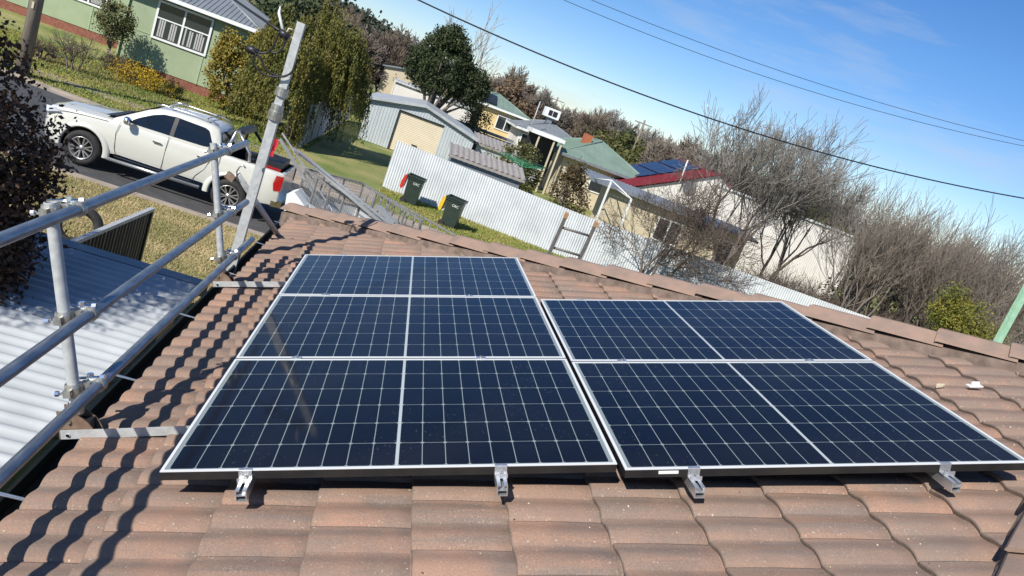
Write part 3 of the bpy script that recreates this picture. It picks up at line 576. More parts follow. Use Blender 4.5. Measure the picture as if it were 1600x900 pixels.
# ------------------------------------------------------------------ white dual-cab utility
def ute():
    ORG = Vector((-7.02, 15.83, 0))
    t = thing('pickup_truck', 'white dual cab pickup truck parked at the kerb, facing left', 'pickup truck', ORG)
    P = lambda x, y, z: (x, y, z)
    def loft(b, secs, close_ends=True):
        n = len(secs[0]); vs = [p for s in secs for p in s]; b.smooth = True
        b.add(vs, [(i * n + k, i * n + (k + 1) % n, (i + 1) * n + (k + 1) % n, (i + 1) * n + k) for i in range(len(secs) - 1) for k in range(n)])
        o = len(b.v) - len(vs); b.f.append([o + k for k in range(n)][::-1]); b.mi.append(0); b.sm.append(True); b.f.append([o + (len(secs) - 1) * n + k for k in range(n)]); b.mi.append(0); b.sm.append(True)
    ST = [ # x, halfwidth, zbottom, shoulder z, centre z
        (0.00, .52, .52, .86, .90), (.03, .66, .44, .98, 1.02), (.12, .78, .36, 1.05, 1.09), (.30, .87, .30, 1.09, 1.135), (.55, .905, .30, 1.12, 1.17), (1.0, .92, .33, 1.155, 1.205), (1.35, .922, .42, 1.18, 1.225), (1.7, .922, .46, 1.20, 1.22),
        (2.6, .925, .46, 1.215, 1.22), (3.5, .925, .46, 1.235, 1.235), (3.72, .925, .40, 1.245, 1.245), (4.2, .925, .42, 1.25, 1.25), (4.85, .92, .44, 1.255, 1.255), (5.12, .905, .47, 1.255, 1.255), (5.17, .87, .50, 1.24, 1.24)]
    secs = []
    for x, w_, zb, zs, zc in ST:
        h = zs - zb; half = [(0, zb), (w_ * .8, zb), (w_ - .035, zb + .03), (w_ - .01, zb + .12), (w_, zb + h * .42), (w_ + .0, zb + h * .60), (w_ - .022, zb + h * .78), (w_ - .035, zs - .06), (w_ - .06, zs - .012), (w_ - .11, zs + .004), (w_ * .55, zc - .004), (0, zc)]
        secs.append([(x, -a, z) for a, z in half] + [(x, a, z) for a, z in half[-2:0:-1]])
    b = MB(); loft(b, secs); body = local(b.build('body', [PAINT, BLKP], t))
    cuts = []
    def cut(mb):
        c = mb.build('cutter', BLKP); c.location = ORG; m_ = body.modifiers.new('c', 'BOOLEAN'); m_.operation = 'DIFFERENCE'; m_.solver = 'EXACT'; m_.object = c; cuts.append(c)
    for x, r in ((.95, .455), (4.13, .455)):
        for sg in (-1, 1):
            c = MB(); c.lathe((x, sg * 1.0, .40), (0, -sg, 0), [(-.1, 0), (-.1, r), (.36, r), (.36, 0)], 40, False); cut(c)
    c = MB(); c.lo_hi((3.80, -.74, .78), (5.10, .74, 1.4)); cut(c)
    dg = bpy.context.evaluated_depsgraph_get(); me = D.meshes.new_from_object(body.evaluated_get(dg)); body.modifiers.clear(); body.data = me; me.name = 'body'
    me.polygons.foreach_set('use_smooth', [True] * len(me.polygons)); me.set_sharp_from_angle(angle=math.radians(38))
    for c in cuts: D.objects.remove(c)
    # cabin
    CS = [(1.42, .86, .80, 1.17, 1.24), (1.62, .865, .80, 1.19, 1.37), (2.02, .87, .745, 1.20, 1.63), (2.22, .87, .70, 1.20, 1.725), (2.45, .87, .68, 1.20, 1.765), (3.0, .87, .675, 1.21, 1.785), (3.38, .87, .68, 1.22, 1.765), (3.52, .868, .685, 1.225, 1.735), (3.62, .865, .72, 1.23, 1.60), (3.70, .86, .80, 1.235, 1.36), (3.735, .85, .83, 1.235, 1.25)]
    secs = []
    for x, wb, wt, zb, zt in CS:
        h = zt - zb; half = [(0, zb - .02), (wb, zb - .02), (wb, zb), (wb + (wt - wb) * .5, zb + h * .5), (wt + .01, zt - min(.05, h * .3)), (wt - .02, zt - min(.016, h * .1)), (wt * .85, zt + .002), (wt * .45, zt + .018), (0, zt + .024)]
        secs.append([(x, -a, z) for a, z in half] + [(x, a, z) for a, z in half[-2:0:-1]])
    b = MB(); loft(b, secs); cabm = local(b.build('cabin', PAINT, t)); cabm.data.set_sharp_from_angle(angle=math.radians(50))
    def side_y(x, z):      # cabin half width at height
        i = max(k for k in range(len(CS)) if CS[k][0] <= x) if x > CS[0][0] else 0; i = min(i, len(CS) - 2); f = (x - CS[i][0]) / (CS[i + 1][0] - CS[i][0])
        wb, wt, zb, zt = [CS[i][k] * (1 - f) + CS[i + 1][k] * f for k in (1, 2, 3, 4)]; return wb + (wt - wb) * min(1, max(0, (z - zb) / (zt - .04 - zb)))
    from mathutils.bvhtree import BVHTree
    bvh = BVHTree.FromPolygons([v.co.copy() for v in cabm.data.vertices], [list(p.vertices) for p in cabm.data.polygons])
    def side_patch(name, poly, mt, off, sg):       # poly: x, z bottom, z top
        g = MB(); g.smooth = True; R_ = 7; nx_ = 22; vs = []; x0, x1 = poly[0][0], poly[-1][0]; xs_ = [p[0] for p in poly]
        for i in range(nx_ + 1):
            x = x0 + (x1 - x0) * i / nx_; lo = float(np.interp(x, xs_, [p[1] for p in poly])); hi = float(np.interp(x, xs_, [p[2] for p in poly]))
            for k in range(R_ + 1):
                z = lo + (hi - lo) * k / R_; h = bvh.ray_cast(Vector((x, sg * 2, z)), Vector((0, -sg, 0))); y = h[0].y if h[0] else sg * side_y(x, z); vs.append((x, y + sg * off, z))
        g.add(vs, [(i * (R_ + 1) + k, (i + 1) * (R_ + 1) + k, (i + 1) * (R_ + 1) + k + 1, i * (R_ + 1) + k + 1) if sg < 0 else (i * (R_ + 1) + k, i * (R_ + 1) + k + 1, (i + 1) * (R_ + 1) + k + 1, (i + 1) * (R_ + 1) + k) for i in range(nx_) for k in range(R_)])
        return local(g.build(name, mt, t))
    for sg in (-1, 1):
        side_patch('side_window', [(1.74, 1.25, 1.27), (1.92, 1.252, 1.42), (2.16, 1.256, 1.565), (2.36, 1.26, 1.645), (2.60, 1.262, 1.675)], CARGL, .007, sg)
        side_patch('side_window', [(2.69, 1.265, 1.68), (3.26, 1.28, 1.665), (3.36, 1.285, 1.63), (3.45, 1.30, 1.48), (3.50, 1.34, 1.40)], CARGL, .007, sg)
        side_patch('window_pillar', [(2.58, 1.258, 1.68), (2.70, 1.262, 1.685)], BLKP, .004, sg)
        # door seams, handles, mirror, step, flare
        g = MB()
        def seam(l): g.tube([(x, sg * y, z) for x, y, z in l], .005, 5, sm=False)
        seam([(1.60, .905, 1.20), (1.56, .929, .95), (1.60, .925, .6), (1.66, .90, .44)]); seam([(2.62, .895, 1.24), (2.62, .928, .95), (2.62, .926, .6), (2.60, .90, .44)])
        seam([(3.55, .895, 1.25), (3.56, .929, 1.0), (3.50, .926, .80), (3.36, .925, .62), (3.28, .90, .45)]); seam([(1.62, .902, .44), (3.28, .902, .44)]); seam([(3.76, .895, 1.25), (3.76, .929, 1.0), (3.74, .926, .86)])
        seam([(.10, .77, .95), (.35, .875, 1.03), (.8, .885, 1.09), (1.35, .893, 1.14)])
        local(g.build('door_seam', BLKP, t))
        for x in (2.42, 3.38):
            g = MB(); g.lo_hi((x - .09, sg * .925, 1.03), (x + .09, sg * .955, 1.055)); g.lo_hi((x - .09, sg * .90, 1.03), (x - .075, sg * .955, 1.055)); local(g.build('door_handle', CHROME, t))
        g = MB(); g.smooth = True; mc = Vector((1.74, sg * 1.03, 1.30)); g.lathe(mc + Vector((-.05, 0, 0)), (1, 0, 0), [(0, 0), (0.01, .06), (.04, .09), (.10, .095), (.13, .085), (.13, 0)], 14); 
        mr = local(g.build('mirror', CHROME, t)); g = MB(); g.tube([(1.74, sg * .86, 1.24), (1.74, sg * .99, 1.27)], .022, 8); k = g.build('mirror_arm', BLKP, mr); k.matrix_parent_inverse = Matrix.Identity(4)
        g = MB(); g.tube([(1.52, sg * .98, .36), (3.5, sg * .98, .385)], .038, 12); g.lathe((1.52, sg * .98, .36), (-1, 0, 0), [(0, .038), (.03, .03), (.04, 0)], 12); local(g.build('side_step', ALLOY, t))
        for xw in (.95, 4.13):
            g = MB(); g.smooth = True; n = 26; vs = []
            for i in range(n + 1):
                a = math.radians(-8 + 196 * i / n); c_, s_ = math.cos(a), math.sin(a)
                for r, y in ((.445, .87), (.448, .948), (.475, .958), (.53, .945), (.575, .918), (.58, .89)): vs.append((xw - c_ * r, sg * y, .40 + s_ * r * (.93 if r > .5 else 1)))
            g.add(vs, [(i * 6 + k, i * 6 + k + 1, i * 6 + k + 7, i * 6 + k + 6) for i in range(n) for k in range(5)]); local(g.build('wheel_arch', PAINT, t))
        # lamps
        g = MB(); g.prism([(.0, sg * .58, .88), (.10, sg * .82, .90), (.40, sg * .895, 1.005), (.28, sg * .88, 1.06), (.06, sg * .76, 1.03)], (-.014, sg * .020, .004)); local(g.build('headlight', LAMP, t))
        g = MB(); g.prism([(5.02, sg * .905, 1.19), (4.99, sg * .912, 1.0), (5.03, sg * .912, .84), (5.17, sg * .885, .86), (5.175, sg * .865, 1.20)], (.016, sg * .016, 0)); local(g.build('taillight', REDL, t))
        g = MB(); g.tube([(2.15, sg * .56, 1.77), (2.25, sg * .56, 1.815), (3.30, sg * .56, 1.835), (3.48, sg * .56, 1.79)], .018, 8); local(g.build('roof_rail', ALLOY, t))
    for x in (2.42, 3.2):
        g = MB(); g.tube([(x, -.60, 1.862), (x, .60, 1.862)], .018, 8); g.lo_hi((x - .04, -.60, 1.83), (x + .04, -.52, 1.85)); g.lo_hi((x - .04, .52, 1.83), (x + .04, .60, 1.85)); local(g.build('roof_bar', GALVR, t))
    g = MB(); g.add([(1.50, -.70, 1.292), (1.50, .70, 1.292), (2.13, .60, 1.705), (2.13, -.60, 1.705), (1.40, -.74, 1.235), (1.40, .74, 1.235)], [(0, 3, 2, 1), (4, 0, 1, 5)])
    g.f = [[0, 3, 2, 1]]; g.mi = [0]; g.sm = [False]; g.v = [(1.46, -.73, 1.30), (1.46, .73, 1.30), (2.14, .62, 1.732), (2.14, -.62, 1.732)]
    local(g.build('windscreen', CARGL, t))
    g = MB(); g.prism([(1.22, -.72, 1.235), (1.22, .72, 1.235), (1.48, .74, 1.29), (1.48, -.74, 1.29)], (0, 0, .012)); local(g.build('cowl', BLKP, t))
    g = MB(); g.prism([(3.585, -.6, 1.66), (3.585, .6, 1.66), (3.725, .68, 1.32), (3.725, -.68, 1.32)], (.016, 0, .006)); local(g.build('rear_window', CARGL, t))
    g = MB(); g.prism([(.30, -.45, 1.152), (.30, -.10, 1.168), (1.28, -.14, 1.238), (1.28, -.55, 1.228)], (0, 0, .004)); local(g.build('bonnet_panel', PAINT, t))
    g = MB(); g.lo_hi((-.02, -.45, .55), (.08, .45, .92)); local(g.build('grille', BLKP, t))
    g = MB(); g.lo_hi((5.14, -.80, .46), (5.28, .80, .62)); g.lo_hi((5.05, -.90, .47), (5.17, -.70, .60)); g.lo_hi((5.05, .70, .47), (5.17, .90, .60)); local(g.build('rear_bumper', CHROME, t))
    # sports bar
    for sg in (-1, 1):
        g = MB(); g.tube([(3.88, sg * .80, 1.25), (3.86, sg * .76, 1.55), (3.90, sg * .70, 1.80), (3.98, sg * .62, 1.84)], .034, 10)
        g.tube([(3.95, sg * .66, 1.82), (4.12, sg * .73, 1.66), (4.32, sg * .79, 1.45), (4.36, sg * .81, 1.25)], .034, 10); local(g.build('sports_bar', ALLOY if sg < 0 else BLKP, t))
    g = MB(); g.prism([(3.86, -.62, 1.78), (4.08, -.62, 1.78), (4.05, -.62, 1.88), (3.90, -.62, 1.88)], (0, 1.24, 0)); local(g.build('sports_bar_cowl', BLKP, t))
    g = MB(); rr = random.Random(4)
    for k in range(9): g.box((rr.uniform(4.0, 4.95), rr.uniform(-.55, .55), .95 + rr.random() * .22), (rr.uniform(.2, .4), rr.uniform(.2, .4), rr.uniform(.25, .42)), Matrix.Rotation(rr.random(), 3, 'Z'))
    local(g.build('tray_load', BLKP, t))
    g = MB(); g.prism([(4.55, -.60, 1.20), (5.02, -.60, 1.20), (5.02, .60, 1.20), (4.55, .60, 1.20)], (0, 0, .20)); local(g.build('tool_box', BLKP, t))
    g = MB(); g.prism([(4.50, -.625, 1.24), (5.04, -.625, 1.24), (5.04, -.602, 1.24), (4.50, -.602, 1.24)], (0, 0, .055)); local(g.build('red_strap', REDL, t))
    g = MB(); g.smooth = False; g.lo_hi((3.765, -.45, 1.52), (3.80, -.30, 1.56)); local(g.build('brake_lamp', REDL, t))
    # wheels
    for xw in (.95, 4.13):
        for sg in (-1, 1):
            c = Vector((xw, sg * .815, .385)); ax = Vector((0, sg, 0)); g = MB(); g.lathe(c, ax, tyre_prof(.385, .25, .245), 44); w_ = local(g.build('wheel', BLK, t))
            g = MB(); g.lathe(c, ax, [(-.11, .235), (.10, .238), (.125, .25), (.128, .238), (.115, .225), (-.02, .215), (-.02, .0)], 44)
            rim = g.build('rim', ALLOY, w_); rim.matrix_parent_inverse = Matrix.Identity(4)
            g = MB(); g.lathe(c, ax, [(-.012, .0), (-.012, .214)], 30, False); k = g.build('brake_backing', BLKP, w_); k.matrix_parent_inverse = Matrix.Identity(4)
            g = MB()
            for i in range(6):
                for dd in (-.16, .16):
                    a = i * math.pi / 3 + .2; a0 = a + dd * .5; a1 = a + dd * 1.35
                    def pt(r, an, h, s2): return c + ax * h + Vector((math.cos(an) * r - math.sin(an) * s2, 0, math.sin(an) * r + math.cos(an) * s2))
                    lo = [pt(.05, a0, .06, -.014), pt(.05, a0, .06, .014), pt(.226, a1, .06, .017), pt(.226, a1, .06, -.017)]; hi = [pt(.05, a0, .095, -.012), pt(.05, a0, .095, .012), pt(.226, a1, .112, .014), pt(.226, a1, .112, -.014)]
                    g.add(lo + hi, [(0, 1, 2, 3), (7, 6, 5, 4), (0, 4, 5, 1), (1, 5, 6, 2), (2, 6, 7, 3), (3, 7, 4, 0)])
            g.lathe(c, ax, [(.05, .065), (.10, .06), (.105, .0)], 18); k = g.build('spokes', ALLOY, w_); k.matrix_parent_inverse = Matrix.Identity(4)
    return t
ute()
# ------------------------------------------------------------------ cage trailer, tubes, ladder
TP = Vector((-1.5, 15.3, 0)); tw = Vector((.88, .47, 0)).normalized(); tl = Vector((.56, -.83, 0)).normalized()
tr = thing('cage_trailer', 'mesh sided cage trailer parked behind the truck, loaded with steel', 'trailer', TP)
TW, TL = 1.55, 2.7; tf = lambda x, y, z: TP + tw * x + tl * y + Vector((0, 0, z))
b = MB(); b.fbox(tf, (0, 0, .50), (TW, TL, .56))
for a, c in (((0, 0), (TW, .03)), ((0, TL - .03), (TW, TL)), ((0, .03), (.03, TL - .03)), ((TW - .03, .03), (TW, TL - .03))): b.fbox(tf, (*a, .562), (*c, .86))
b.build('tray', GALVR, tr)
b = MB()
for x in (0, TW - .04):
    for y in (0, .66, 1.32, 1.98, TL - .04): b.fbox(tf, (x, y, .862), (x + .035, y + .035, 1.47))
    b.fbox(tf, (x, 0, 1.472), (x + .04, TL, 1.51))
for x in (.5, 1.0): b.fbox(tf, (x, 0, .862), (x + .03, .03, 1.47))
b.fbox(tf, (.042, 0, 1.472), (TW - .042, .05, 1.515)); b.build('cage_frame', CAGE, tr)
b = MB(); 
for i in range(34):
    y = .05 + i * .078
    for x in (.015, TW - .025): b.tube([tf(x, y, .862), tf(x, y, 1.47)], .0035, 4)
for i in range(9):
    z = .92 + i * .066
    for x in (.015, TW - .025): b.tube([tf(x, .02, z), tf(x, TL - .02, z)], .0035, 4)
    b.tube([tf(.02, .015, z), tf(TW - .02, .015, z)], .0035, 4)
for i in range(19): b.tube([tf(.06 + i * .078, .015, .862), tf(.06 + i * .078, .015, 1.47)], .0035, 4)
b.build('mesh_panel', CAGE, tr)
for x in (-.16, TW + .16):
    w_ = MB(); w_.lathe(tf(x, 1.4, .33), tw, tyre_prof(.33, .18, .19), 30); wo = w_.build('wheel', BLK, tr); w_ = MB(); w_.lathe(tf(x, 1.4, .33), tw, [(-.05, 0), (-.05, .19), (.07, .19), (.07, .17), (.0, .15), (.0, 0)], 20); w_.build('rim', WHITE, wo)
    w_ = MB(); n = 14; vs = []
    for i in range(n + 1):
        a = math.pi * i / n
        for dx in (-.13, .13): vs.append(tf(x + dx, 1.4 - math.cos(a) * .46, .34 + math.sin(a) * .42))
    w_.smooth = True; w_.add(vs, [(2 * i, 2 * i + 1, 2 * i + 3, 2 * i + 2) for i in range(n)]); w_.build('mudguard', WHITE, tr)
b = MB(); b.tube([tf(.1, -.0, .5), tf(TW / 2, -1.1, .45)], .03, 8); b.tube([tf(TW - .1, 0, .5), tf(TW / 2, -1.1, .45)], .03, 8); b.build('drawbar', GALVR, tr)
b = MB(); q0 = at(448, 303, 14.4); q1 = at(476, 322, 14.4); q2 = at(470, 395, 14.4); q3 = at(434, 395, 14.4); b.prism([q0, at(460, 300, 14.4), q1, q2, q3], (.05, .7, 0)); tag(b.build('white_board', WHITE), 'white curved board standing at the near corner of the cage trailer', 'board')
b = MB(); rr = random.Random(9)
for i in range(26):
    y = rr.uniform(.1, 1.2); x = rr.uniform(.1, 1.35); z = .60 + rr.random() * .2; b.fbox(tf, (x, y, z), (x + .05, y + rr.uniform(.9, 1.4), z + .035))
tag(b.build('scrap_pile', ALU), 'loose silver steel offcuts heaped on the trailer floor', 'scrap', kind='stuff')
def bar(name, a, c, wv, label, group=None, mt=ALU):
    a = Vector(a); c = Vector(c); d = (c - a).normalized(); s_ = d.cross(Vector((0, 0, 1))).normalized(); u_ = s_.cross(d); b = MB()
    for x0, x1, y0, y1 in ((-wv, wv, -wv, -wv + .006), (-wv, -wv + .006, -wv + .007, wv), (wv - .006, wv, -wv + .007, wv), (-wv * .5, wv * .5, wv * .3, wv * .3 + .005)):
        L_ = (c - a).length; b.fbox(lambda x, y, z: a + d * z + s_ * x + u_ * y, (x0, y0, 0), (x1, y1, L_))
    return tag(b.build(name, mt), label, 'steel channel', group)
G_ = 'long channels sticking out of the trailer'
bar('steel_channel', gz(437, 217, 1.95), gz(505, 325, .75), .035, 'perforated channel poking up from the trailer floor, leftmost', G_)
bar('steel_channel', gz(441, 208, 2.05), gz(520, 330, .78), .016, 'thin channel crossing beside the perforated one', G_)
bar('steel_channel', gz(457, 231, 1.80), gz(598, 350, 1.55), .026, 'wide channel lying across the cage top rail, lower of the pair', G_)
bar('steel_channel', gz(464, 234, 1.86), gz(612, 352, 1.58), .02, 'channel resting on the cage top, upper of the pair', G_)
bar('steel_channel', gz(590, 322, 1.42), gz(618, 350, 1.32), .05, 'short wide channel end lying on the cage corner', G_)
b = MB(); p0 = gz(437, 217, 1.95); vs = []
for i in range(7):
    for j in range(7): vs.append(p0 + Vector((-.02 - .20 * i / 6 + .02 * math.sin(j), .03 * math.sin(i * 1.3), -.02 - .42 * j / 6 - .04 * i / 6)))
b.smooth = True; b.add(vs, [(i * 7 + j, i * 7 + j + 1, i * 7 + j + 8, i * 7 + j + 7) for i in range(6) for j in range(6)]); tag(b.build('load_flag', REDC), 'red cloth load flag hanging from the channel ends', 'flag')
la = thing('long_ladder', 'long aluminium ladder on its side running right from the cage trailer', 'ladder', gz(574, 290, 1.5))
LA = gz(574, 290, 1.5); LB = gz(705, 362, 1.5); ld = (LB - LA).normalized(); LL = (LB - LA).length + .6
b = MB(); b.prism([LA + Vector((0, 0, -.035)), LA, LA + ld.cross(Vector((0, 0, 1))) * .03, LA + ld.cross(Vector((0, 0, 1))) * .03 + Vector((0, 0, -.035))], ld * LL); b.build('stile', CAGE, la)
b = MB(); b.prism([LA + Vector((0, 0, -.52)), LA + Vector((0, 0, -.485)), LA + ld.cross(Vector((0, 0, 1))) * .03 + Vector((0, 0, -.485)), LA + ld.cross(Vector((0, 0, 1))) * .03 + Vector((0, 0, -.52))], ld * LL); b.build('stile', CAGE, la)
for i in range(int(LL / .25)):
    b = MB(); b.tube([LA + ld * (.12 + .25 * i) + Vector((0, 0, -.03)), LA + ld * (.12 + .25 * i) + Vector((0, 0, -.49))], .018, 8); b.build('rung', CAGE, la)
la2 = thing('leaning_ladder', 'grey ladder with tan end caps leaning against the far eave', 'ladder', (2.75, 7.3, 0))
L0, L1 = at(885, 336, 6.42), at(931, 350, 6.42); dn = Vector((-.04, .55, -3.4)).normalized(); ll = L0.z / -dn.z
for p in (L0, L1):
    b = MB(); s_ = (L1 - L0).normalized(); n2 = s_.cross(dn); b.fbox(lambda x, y, z: p + s_ * x + n2 * y + dn * z, (-.016, -.032, .03), (.016, .032, ll)); so_ = b.build('stile', LADW, la2)
    b = MB(); b.fbox(lambda x, y, z: p + s_ * x + n2 * y + dn * z, (-.021, -.037, -.03), (.021, .037, .035)); b.build('end_cap', TAN, so_)
for k in range(12):
    z = .17 + k * .285
    if z > ll: break
    b = MB(); b.tube([L0 + dn * z + s_ * .01, L1 + dn * (z - .0) - s_ * .01], .016, 8); b.build('rung', LADW, la2)
# ------------------------------------------------------------------ wheelie bins
def bin_(px, py, lidm, label, rz):
    p = gz(px, py); t = thing('wheelie_bin', label, 'wheelie bin', p, 'wheelie bins on the verge', rz)
    b = MB(); w0, w1, d0, d1 = .23, .29, .25, .34
    S = [[(-w, -d, z), (w, -d, z), (w, d * .9, z), (-w, d * .9, z)] for w, d, z in ((w0, d0, .04), (w0 + .01, d0 + .01, .12), (w1 - .01, d1 - .02, .90), (w1 + .02, d1 + .01, .91), (w1 + .02, d1 + .01, .96))]
    vs = [q for s in S for q in s]; b.add(vs, [(i * 4 + k, i * 4 + (k + 1) % 4, (i + 1) * 4 + (k + 1) % 4, (i + 1) * 4 + k) for i in range(4) for k in range(4)] + [(3, 2, 1, 0)])
    local(b.build('bin_body', BING, t))
    # opened lid hangs down the back side (-x), inner tray dark
    b = MB(); b.add([(-.29, -.33, .955), (.29, -.33, .955), (.29, .29, .955), (-.29, .29, .955)], [(0, 1, 2, 3)]); local(b.build('bin_inside', BINLID, t))
    b = MB(); b.prism([(-.335, -.31, 1.0), (-.335, -.31, .86), (-.37, -.31, .52), (-.41, -.31, .46), (-.48, -.31, .52), (-.48, -.31, .72), (-.42, -.31, .95)], (0, .60, 0))
    local(b.build('lid', lidm, t))
    b = MB(); b.prism([(-.33, -.37, .962), (.33, -.37, .962), (.33, -.37, 1.0), (-.33, -.37, 1.03)], (0, .06, 0)); b.prism([(-.33, .28, .962), (.33, .28, .962), (.33, .28, 1.0), (-.33, .28, 1.03)], (0, .05, 0)); b.lo_hi((-.33, -.305, .962), (-.28, .275, 1.03)); b.lo_hi((.29, -.305, .962), (.33, .275, 1.0)); local(b.build('rim', BINLID, t))
    b = MB(); b.tube([(-.36, -.28, .97), (-.36, .26, .97)], .014, 8); local(b.build('handle', BINLID, t))
    for y in (-.27, .25):
        b = MB(); b.lathe((-.24, y, .1), (0, 1, 0), [(-.03, 0), (-.03, .1), (.03, .1), (.03, 0)], 20, False); local(b.build('wheel', BLK, t))
    cu = D.curves.new('lettering', 'FONT'); cu.body = 'CRC'; cu.size = .115; cu.extrude = .002; cu.align_x = 'CENTER'; cu.materials.append(WHITE)
    tmp = D.objects.new('lettering_curve', cu); COL.objects.link(tmp); bpy.context.view_layer.update()
    me = D.meshes.new_from_object(tmp.evaluated_get(bpy.context.evaluated_depsgraph_get())); D.objects.remove(tmp)
    o = D.objects.new('lettering', me); COL.objects.link(o); o.parent = t; o.location = (.06, -.325, .74); o.rotation_euler = (math.radians(94), 0, 0)
    return t
bin_(639, 318, BRED, 'dark green wheelie bin with red lid flipped open, farther from camera', -.12)
bin_(700, 354, BYEL, 'dark green wheelie bin with yellow lid flipped open, nearer the camera', -.25)
# ------------------------------------------------------------------ white fence across the street
wf = thing('white_fence', 'long white corrugated steel fence behind the two bins', 'fence', (.2, 25.7, 0))
FP = [Vector((.2, 25.75, 0)), Vector((7.3, 24.1, 0)), Vector((19, 23.2, 0)), Vector((34, 22.3, 0))]
FHs = [1.84, 1.72, 1.80, 1.80]
for i in range(3):
    a, c = FP[i], FP[i + 1]; L_ = (c - a).length; n = int(L_ / .0095); b = MB(); vs = []; d = (c - a) / L_; s_ = Vector((-d.y, d.x, 0))
    for k in range(n + 1):
        t = k / n; p = a + d * (L_ * t) + s_ * (.015 * math.sin(2 * math.pi * L_ * t / .095)); h = FHs[i] * (1 - t) + FHs[i + 1] * t; vs += [p + Vector((0, 0, -.02)), p + Vector((0, 0, h))]
    b.smooth = True; b.add(vs, [(2 * k, 2 * k + 2, 2 * k + 3, 2 * k + 1) for k in range(n)]); b.build('fence_sheet', WFENCE, wf)
    b = MB(); n = int(L_ / 2.4)
    for k in range(n + 1): p = a + d * (L_ * k / max(n, 1)); b.box(p + s_ * .07 + Vector((0, 0, .8)), (.06, .06, 1.62))
    b.build('fence_post', GALVR, wf)
# shaded fence on the other side of the driveway
df = thing('driveway_fence', 'grey panel fence in shade along the left of the driveway', 'fence', (-3.3, 28, 0))
b = MB()
for k in range(8):
    y = 28.2 + k * 2.35; b.sheet((-3.35, y + .04, .02), (0, 2.26, 0), (0, 0, 1.7), 60, lambda s: .012 * (1 if (s % .2) < .1 else -1))
b.build('fence_panel', GWALL, df); b = MB()
for k in range(9): y = 28.2 + k * 2.35; b.lo_hi((-3.39, y - .03, 0), (-3.31, y + .03, 1.8))
b.lo_hi((-3.385, 28.24, 1.722), (-3.315, 47, 1.77)); b.build('fence_post', GREYROOF, df)
# ------------------------------------------------------------------ buildings
def window(parent, x0, x1, y, z0, z1, cols=2, rows=1, fr=.06, facing=-1, curtain=False, bars=None):
    f = MB(); d = .05 * facing; yo = y + d
    def bx(a, c, zz0, zz1): f.lo_hi((a, min(y, yo), zz0), (c, max(y, yo), zz1))
    bx(x0 - fr, x1 + fr, z0 - fr, z0); bx(x0 - fr, x1 + fr, z1, z1 + fr); bx(x0 - fr, x0, z0 + .001, z1 - .001); bx(x1, x1 + fr, z0 + .001, z1 - .001)
    for k in range(1, cols): xm = x0 + (x1 - x0) * k / cols; bx(xm - fr * .45, xm + fr * .45, z0 + .001, z1 - .001)
    for k in range(1, rows): zm = z0 + (z1 - z0) * (.56 if rows == 2 else k / rows); f.lo_hi((x0 + .001, y + d * .8 - .005, zm - fr * .3), (x1 - .001, y + d * .8 + .005, zm + fr * .3))
    w_ = f.build('window', WHITE, parent)
    g = MB(); g.lo_hi((x0, y + d * .15 - .004, z0), (x1, y + d * .15 + .004, z1)); g.build('pane', GLASSD, w_)
    if curtain:
        g = MB(); rr = random.Random(int(x0 * 10))
        for k in range(cols):
            xa = x0 + (x1 - x0) * k / cols + .12; xb = x0 + (x1 - x0) * (k + 1) / cols - .1
            for i in range(9):
                if rr.random() < .35: continue
                xx = xa + (xb - xa) * i / 9; g.lo_hi((xx, y + d * .35 - .004, z0 + .05), (xx + (xb - xa) / 13, y + d * .35 + .003, z0 + (z1 - z0) * rr.uniform(.45, .60)))
        g.build('curtain', CURT, w_)
    return w_
